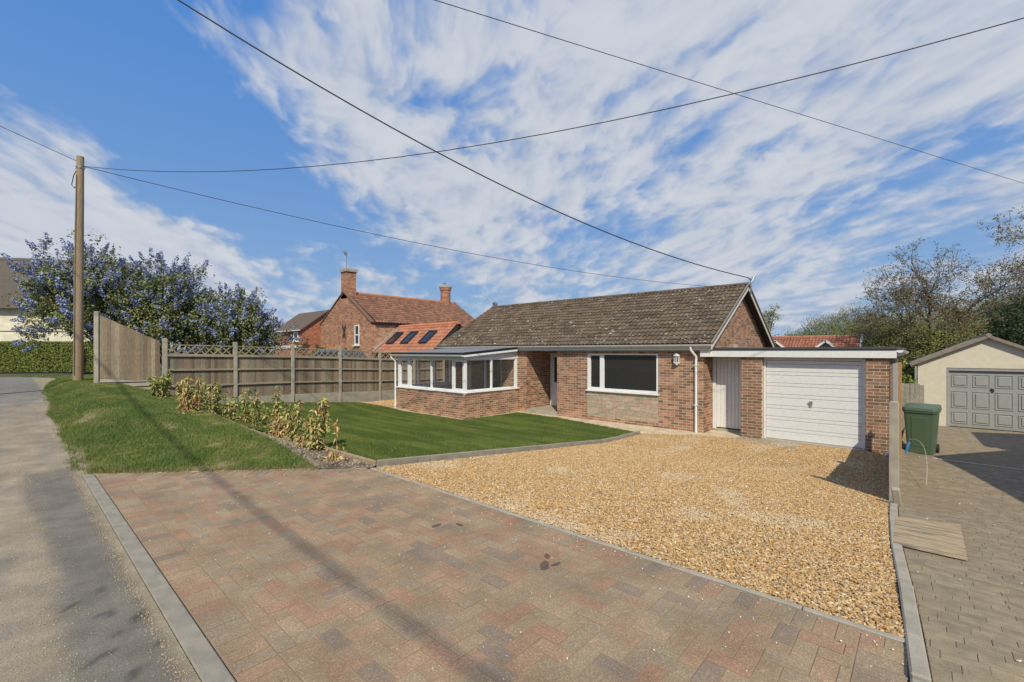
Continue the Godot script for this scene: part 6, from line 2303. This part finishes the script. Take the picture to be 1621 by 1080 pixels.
# ---------------------------------------------------------------- green things
func ceanothus(label: String, base: Vector3, c: Vector3, rad: Vector3, clumps: int, leaves: int, heads: int) -> void:
	var o := thing("flowering_shrub", label, "shrub", base, "")
	var cc := c - base
	var br := MB.new()
	var f := MB.new()
	var fl := MB.new()
	for i in 16:
		var d := rdir()
		d.y = absf(d.y) * 0.8 + 0.2
		var tip := cc + d * rad * rr(0.5, 0.95)
		br.tube([Vector3(rr(-0.15, 0.15), -0.1, rr(-0.15, 0.15)), cc * 0.45 + d * rad * 0.25, tip], [0.06, 0.035, 0.008], 5, Color.WHITE)
	var cs := foliage(f, cc, rad, clumps, leaves, 0.042, 0.30, L(0.115, 0.14, 0.045), L(0.26, 0.275, 0.105), 0.30, -0.6, 0.62)
	# blue flower heads crowd the outer and upper shoots
	var made := 0
	for tries in heads * 6:
		if made >= heads:
			break
		var p: Vector3 = cs[tone() % cs.size()]
		var d := (p - cc) / rad
		var k := d.length() + d.y * 0.25
		if k < rr(0.35, 0.85):
			continue
		made += 1
		var out := (d.normalized() + Vector3(0, 0.6, 0) + rdir() * 0.4).normalized()
		p += out * rr(0.05, 0.28) + rdir() * 0.15
		var col := L(0.20, 0.24, 0.43).lerp(L(0.38, 0.44, 0.66), rng.randf())
		var hl := rr(0.13, 0.24)
		# a leafy shoot under each head
		f.leaf(p - out * 0.12, out, out.cross(rdir()).normalized(), 0.13, 0.05, 0.0, L(0.07, 0.10, 0.03))
		for j in 60:
			var t := rng.randf()
			var q := p + out * (t - 0.4) * hl * 1.6 + rdir() * hl * 0.42 * (1.0 - t * 0.6)
			var a := rdir()
			fl.petal(q, a * 0.03, a.cross(rdir()).normalized() * 0.025, vary(col, 0.3))
	# long shoots that break the outline, crowded with blossom
	for i in 46:
		var p: Vector3 = cs[tone() % cs.size()]
		var d := (p - cc) / rad
		if d.length() < 0.62 or d.y < -0.25:
			continue
		var dir := (d.normalized() + Vector3(0, 0.55, 0) + rdir() * 0.35).normalized()
		var ln := rr(0.35, 0.8)
		br.tube([p, p + dir * ln * 0.6, p + dir * ln + Vector3(0, 0.06, 0)], [0.01, 0.008, 0.003], 4, Color.WHITE)
		var col := L(0.20, 0.24, 0.43).lerp(L(0.38, 0.44, 0.66), rng.randf())
		for j in 90:
			var k := rng.randf()
			var q := p + dir * ln * k + rdir() * rr(0.02, 0.13)
			var a := rdir()
			if rng.randf() < 0.45:
				f.petal(q, a * 0.04, a.cross(rdir()).normalized() * 0.02, vary(L(0.11, 0.125, 0.045), 0.3))
			else:
				fl.petal(q + dir * 0.05, a * 0.024, a.cross(rdir()).normalized() * 0.02, vary(col, 0.3))
	part(o, "stems", br.done(), M.twig)
	part(o, "foliage", f.done(), M.leaf)
	part(o, "blossom", fl.done(), M.flower)

func border_plant(label: String, x: float, y: float, top: float, width: float, dry: float, stems: int, density: float) -> void:
	var base := ground_at(x, y)
	var t := (base - Vector3(0, EYE, 0)).dot(FW)
	var h := (y - top) / FOC * t
	var o := thing("border_plant", label, "plant", base, "plants in the bed beside the lawn")
	var w := width / FOC * t * 0.5
	var sb := MB.new()
	var lf := MB.new()
	for s in stems:
		var a := rr(0, TAU)
		var r := w * sqrt(rng.randf()) * 0.5
		var foot := Vector3(cos(a) * r * 0.7, -0.03, sin(a) * r * 0.7)
		var hh := h * (1.0 if s == 0 else rr(0.45, 0.98))
		var tip := foot + Vector3(cos(a) * w * rr(0.1, 0.6), hh, sin(a) * w * rr(0.1, 0.6))
		var mid := foot.lerp(tip, 0.5) + rdir() * 0.03
		sb.tube([foot, mid, tip], [0.007, 0.006, 0.003], 5, Color.WHITE)
		var n := int(maxf(9.0, hh * 78.0 * density))
		for i in n:
			var k := pow(rng.randf(), 0.8)
			var p := foot.lerp(mid, k * 2.0) if k < 0.5 else mid.lerp(tip, k * 2.0 - 1.0)
			var isdry := rng.randf() < dry * (1.25 - 0.45 * k)
			var d := Vector3(rr(-1, 1), rr(-0.2, 0.6) if not isdry else rr(-1.1, 0.1), rr(-1, 1)).normalized()
			var col := L(0.13, 0.18, 0.04).lerp(L(0.34, 0.36, 0.10), rng.randf())
			if isdry:
				col = [L(0.58, 0.42, 0.17), L(0.50, 0.31, 0.11), L(0.40, 0.22, 0.09), L(0.64, 0.52, 0.28), L(0.32, 0.19, 0.09)][tone() % 5]
			elif rng.randf() < dry * 0.6:
				col = L(0.46, 0.43, 0.12)
			var ln := rr(0.05, 0.125)
			lf.leaf(p, d, d.cross(rdir()).normalized(), ln, ln * rr(0.35, 0.6) * (0.65 if isdry else 1.0), 0.35, vary(col, 0.2))
	# withered leaves on the soil
	for i in int(34 * density):
		var q := Vector3(rr(-1, 1) * (w + 0.25), 0.03, rr(-0.75, 1) * (w + 0.1))
		var d := Vector3(rr(-1, 1), rr(-0.1, 0.3), rr(-1, 1)).normalized()
		lf.leaf(q, d, d.cross(Vector3.UP + rdir() * 0.5).normalized(), 0.09, 0.035, 0.0, vary(L(0.42, 0.28, 0.13), 0.3))
	part(o, "stem", sb.done(), M.leaf_stem)
	part(o, "leaves", lf.done(), M.leaf)

func plants() -> void:
	ceanothus("tall loose blue flowering shrub behind the telegraph pole", on(-20.9, -2.9), Vector3(-21.2, 3.75, -1.7), Vector3(1.85, 2.35, 1.7), 560, 60, 400)
	ceanothus("broad blue flowering shrub rising behind the sloping fence panel", on(-20.0, -4.0), Vector3(-20.0, 3.35, -3.7), Vector3(2.1, 2.25, 2.0), 760, 62, 360)
	ceanothus("lower blue flowering shrub behind the lattice fence", on(-19.2, -5.6), Vector3(-19.0, 2.75, -5.55), Vector3(1.6, 1.85, 1.75), 700, 62, 300)
	# clipped hedge at the bend
	var o := thing("clipped_hedge", "dense clipped green hedge at the bend of the road", "hedge", Vector3.ZERO)
	var f := MB.new()
	var core_b := MB.new()
	var line := [Vector3(-31.6, 0, -4.2), Vector3(-33.2, 0, -2.0), Vector3(-35.6, 0, 0.6), Vector3(-37.5, 0, 4.5), Vector3(-38.5, 0, 9.0)]
	for s in line.size() - 1:
		var a: Vector3 = line[s]
		var b: Vector3 = line[s + 1]
		var u := (b - a).normalized()
		var nrm := Vector3.UP.cross(u)
		core_b.box(Transform3D(Basis(u, Vector3.UP, u.cross(Vector3.UP)), (a + b) * 0.5 + Vector3(0, 1.15 + 0.72, 0)), Vector3((b - a).length() + 0.3, 1.4, 0.7), Color.WHITE)
		for i in int((b - a).length() * 2300):
			var p := a.lerp(b, rng.randf())
			var w := rr(-0.5, 0.5)
			var y := rr(0.05, 1.58)
			if rng.randf() < 0.7:
				w = (0.45 + rr(-0.07, 0.08)) * (-1.0 if nrm.x < 0 and rng.randf() < 0.15 else 1.0)
				if nrm.x < 0:
					w = -w
			else:
				y = 1.52 + rr(-0.08, 0.08)
			var q := p + nrm * w + Vector3(0, 1.15 + y, 0)
			var n := (rdir() + nrm * w * 2.0 + Vector3(0, 0.4, 0)).normalized()
			var c := n.cross(rdir()).normalized()
			f.petal(q, c * rr(0.025, 0.05), n.cross(c) * rr(0.016, 0.03), vary(L(0.10, 0.135, 0.022).lerp(L(0.20, 0.225, 0.04), rng.randf()), 0.25))
	part(o, "branches", core_b.done(), M.hedge_core)
	part(o, "foliage", f.done(), M.leaf)
	bushy_tree("bush", "dark leafy bush between the hedge and the telegraph pole", Vector3(-27.0, 1.1, -3.6), 2.2, 1.2, 80, 50, 0.05, L(0.05, 0.075, 0.02), L(0.11, 0.14, 0.03), "", 0.1, "bush")
	# garden plants behind the lattice
	bushy_tree("bush", "rusty brown pointed conifer bush behind the lattice fence", P(481, 556, 27.0) * Vector3(1, 0, 1) + Vector3(0, 0.5, 0), 2.85, 0.55, 70, 40, 0.04, L(0.10, 0.055, 0.03), L(0.13, 0.10, 0.04), "", 0.0, "bush")
	bushy_tree("bush", "olive green bush behind the lattice fence near the brick house", P(505, 556, 24.5) * Vector3(1, 0, 1) + Vector3(0, 0.5, 0), 2.15, 0.8, 60, 40, 0.05, L(0.10, 0.115, 0.04), L(0.20, 0.20, 0.08), "", 0.1, "bush")
	bushy_tree("bush", "small yellow green bush at the foot of the brick house", P(555, 556, 27.5) * Vector3(1, 0, 1) + Vector3(0, 0.5, 0), 2.1, 0.8, 60, 40, 0.05, L(0.12, 0.125, 0.045), L(0.21, 0.20, 0.08), "", 0.1, "bush")
	bushy_tree("bush", "yellow green bush behind the boarded gate between the garages", Vector3(-0.75, 0.0, -21.0), 2.2, 0.9, 70, 46, 0.05, L(0.13, 0.17, 0.03), L(0.26, 0.28, 0.07), "", 0.1, "bush")
	# bed beside the lawn
	border_plant("bushy green plant at the fence end of the bed", 252, 630, 586, 50, 0.12, 16, 1.6)
	border_plant("dense yellowed plant with crisp straw leaves", 303, 652, 592, 56, 0.70, 20, 1.8)
	border_plant("half green and half yellow plant beside the dense straw one", 332, 660, 603, 46, 0.30, 13, 1.5)
	border_plant("spindly plant with drooping green leaves before a fence post", 362, 668, 618, 44, 0.30, 8, 1.2)
	border_plant("thin yellow tipped plant before the lattice fence", 388, 672, 610, 34, 0.3, 6, 1.0)
	border_plant("leafy green plant in the middle of the bed", 408, 678, 616, 30, 0.25, 6, 1.1)
	border_plant("tall green plant with withered brown skirt", 432, 688, 609, 32, 0.5, 6, 1.2)
	border_plant("short brown shrivelled plant", 446, 692, 655, 30, 0.9, 7, 1.4)
	border_plant("pale green plant with brown lower leaves", 466, 700, 630, 40, 0.35, 8, 1.3)
	border_plant("large yellowing plant with broad pale leaves", 500, 714, 627, 44, 0.5, 11, 1.4)
	border_plant("low green plant with curled brown leaves", 484, 710, 672, 30, 0.6, 4, 1.1)
	border_plant("single dead stem with a hanging brown leaf cluster", 533, 716, 660, 12, 1.0, 1, 0.7)
	border_plant("small orange withered tuft on the bare soil", 527, 729, 710, 20, 0.95, 6, 1.6)
	# trees behind the garages
	var wg := "woodland trees behind the garages"
	var ca := L(0.125, 0.135, 0.04)
	var cb := L(0.25, 0.245, 0.085)
	var wood := [
		[1262, 60.0, 4.6, 3.2, "small round olive tree at the left end of the wood"],
		[1310, 52.0, 6.1, 4.2, "low olive tree above the left dormer"],
		[1352, 56.0, 7.6, 4.4, "rounded brown green tree above the red roof"],
		[1400, 50.0, 6.6, 4.2, "brown green tree above the end of the red roof"],
		[1450, 46.0, 6.4, 4.0, "tangled olive tree below the bare tree"],
		[1500, 44.0, 6.2, 4.0, "olive tree beside the ivy covered trunk"],
		[1545, 46.0, 7.4, 4.2, "taller olive tree behind the rendered garage ridge"],
		[1600, 44.0, 8.0, 4.4, "olive tree behind the dark evergreen"],
		[1655, 42.0, 8.4, 4.4, "olive tree at the right end of the wood"],
		[1425, 34.0, 4.2, 2.6, "low bramble green tree behind the side fence"],
		[1470, 32.0, 3.8, 2.4, "low leafy tree beside the rendered garage"],
		[1390, 38.0, 4.6, 2.6, "low leafy tree behind the flat garage roof"]]
	for w in wood:
		var p := P(w[0], 556, w[1])
		p.y = -0.6
		bushy_tree("tree", w[4], p, w[2] * 1.12 + 0.6, w[3], 560, 60, 0.062, ca, cb, wg, -0.1)
	var p1 := P(1482, 556, 33.0)
	p1.y = -0.4
	rng.seed = 4242
	twiggy_tree("bare spreading tree with pale branches rising above the wood", p1, 13.2, 7, 0.95, L(0.12, 0.10, 0.05), L(0.21, 0.18, 0.09), 5, 0.07, wg, 0.02)
	var p2 := P(1600, 556, 34.0)
	p2.y = -0.4
	rng.seed = 777
	twiggy_tree("tall half leafed tree above the dark evergreen", p2, 14.6, 7, 0.85, L(0.15, 0.135, 0.05), L(0.26, 0.23, 0.09), 8, 0.075, wg, 0.03)
	bushy_tree("ivy", "dark ivy wrapped round the trunk of the bare tree", Vector3(p1.x, -0.4, p1.z) + Vector3(0, 0, 0.05), 4.6, 0.75, 90, 50, 0.06, L(0.035, 0.055, 0.018), L(0.07, 0.095, 0.03), "", -0.2, "ivy")
	var p3 := P(1622, 556, 27.0)
	p3.y = -0.4
	bushy_tree("evergreen_tree", "dark green evergreen tree behind the rendered garage", p3, 6.2, 2.1, 260, 60, 0.07, L(0.025, 0.045, 0.016), L(0.065, 0.095, 0.03), "", 0.0)
	var p4 := P(1212, 556, 36.0)
	p4.y = -0.4
	twiggy_tree("young pale green tree showing past the bungalow gable", p4, 8.4, 5, 0.6, L(0.16, 0.19, 0.07), L(0.24, 0.27, 0.11), 24, 0.06, "", 0.10)
	var p5 := P(1238, 556, 44.0)
	p5.y = -0.6
	bushy_tree("tree", "small dark green tree below the pale young tree", p5, 4.6, 2.4, 130, 46, 0.08, L(0.09, 0.11, 0.04), L(0.17, 0.18, 0.07), "", 0.0)

func car() -> void:
	# roof of a parked car seen over the lattice
	var o := thing("parked_car", "blue grey car parked beyond the lattice fence, only its roof showing", "car", P(543, 556, 23.5) * Vector3(1, 0, 1) + Vector3(0, 0.86, 0))
	o.rotation.y = 0.3
	var side := [Vector2(-2.0, 0.25), Vector2(2.05, 0.25), Vector2(2.1, 0.7), Vector2(1.2, 0.88), Vector2(0.55, 1.42), Vector2(-0.9, 1.46), Vector2(-1.75, 0.98), Vector2(-2.05, 0.85)]
	var b := MB.new()
	var n := side.size()
	for i in n:
		var a: Vector2 = side[i]
		var c: Vector2 = side[(i + 1) % n]
		var wa := 0.85 if a.y < 1.0 else 0.64
		var wc := 0.85 if c.y < 1.0 else 0.64
		b.quad(Vector3(c.x, c.y, wc), Vector3(c.x, c.y, -wc), Vector3(a.x, a.y, -wa), Vector3(a.x, a.y, wa), Color.WHITE)
		for s in [-1.0, 1.0]:
			var m := Vector3(0, 0.7, 0.85 * s)
			if s > 0:
				b.tri(m, Vector3(a.x, a.y, wa * s), Vector3(c.x, c.y, wc * s), Color.WHITE)
			else:
				b.tri(m, Vector3(c.x, c.y, wc * s), Vector3(a.x, a.y, wa * s), Color.WHITE)
	part(o, "body", b.done(), M.car_paint)
	for s in [-1.0, 1.0]:
		var g := MB.new()
		g.quad(Vector3(-1.45, 1.0, 0.835 * s), Vector3(1.0, 0.98, 0.835 * s), Vector3(0.5, 1.36, 0.69 * s), Vector3(-0.9, 1.38, 0.69 * s), Color.WHITE)
		part(o, "side_window", g.done(), M.dark_glass)
		for x in [-1.25, 1.3]:
			var w := MB.new()
			w.tube([Vector3(x, 0.3, 0.68 * s), Vector3(x, 0.3, 0.86 * s)], [0.3, 0.3], 16, Color.WHITE)
			part(o, "wheel", w.done(), M.black)
	var ws := MB.new()
	ws.quad(Vector3(1.16, 0.93, -0.72), Vector3(1.16, 0.93, 0.72), Vector3(0.60, 1.40, 0.60), Vector3(0.60, 1.40, -0.60), Color.WHITE)
	part(o, "windscreen", ws.done(), M.dark_glass)

func _ready() -> void:
	rng.seed = 20240511
	fn.seed = 3
	fn.frequency = 0.05
	fn.fractal_octaves = 3
	fn2.seed = 8
	fn2.frequency = 0.06
	fn2.fractal_octaves = 3
	setup()
	materials()
	mat("coping", L(0.17, 0.10, 0.07), 0.9, "grain", 0.8)
	mat("grey_board", L(0.30, 0.285, 0.25), 0.9, "streak", 3.0, "blotch", 0.6, "", 0.0, false, Vector3(1, 0.12, 1))
	mat("damp", L(0.13, 0.085, 0.06), 0.6, "speck", 1.6)
	mat("hedge_core", L(0.12, 0.135, 0.032), 1.0, "grain", 1.2, "", 1.0, "grain", 3.0)
	mat("leaf_stem", L(0.20, 0.17, 0.07), 0.9)
	mat("dark_glass", L(0.03, 0.035, 0.04), 0.06)
	var ub := MB.new()
	ub.box(Transform3D(), Vector3.ONE, Color.WHITE)
	unit_box = ub.done()
	var uo := MB.new()
	uo.box(Transform3D(), Vector3.ONE, Color.WHITE, false)
	unit_open = uo.done()
	print("sky ", Time.get_ticks_msec())
	ground()
	paving()
	print("ground ", Time.get_ticks_msec())
	bungalow()
	sunroom()
	garage()
	houses()
	fences()
	poles()
	side_things()
	car()
	print("built ", Time.get_ticks_msec())
	plants()
	print("plants ", Time.get_ticks_msec())
	pebbles()
	grass()
	print("done ", Time.get_ticks_msec())
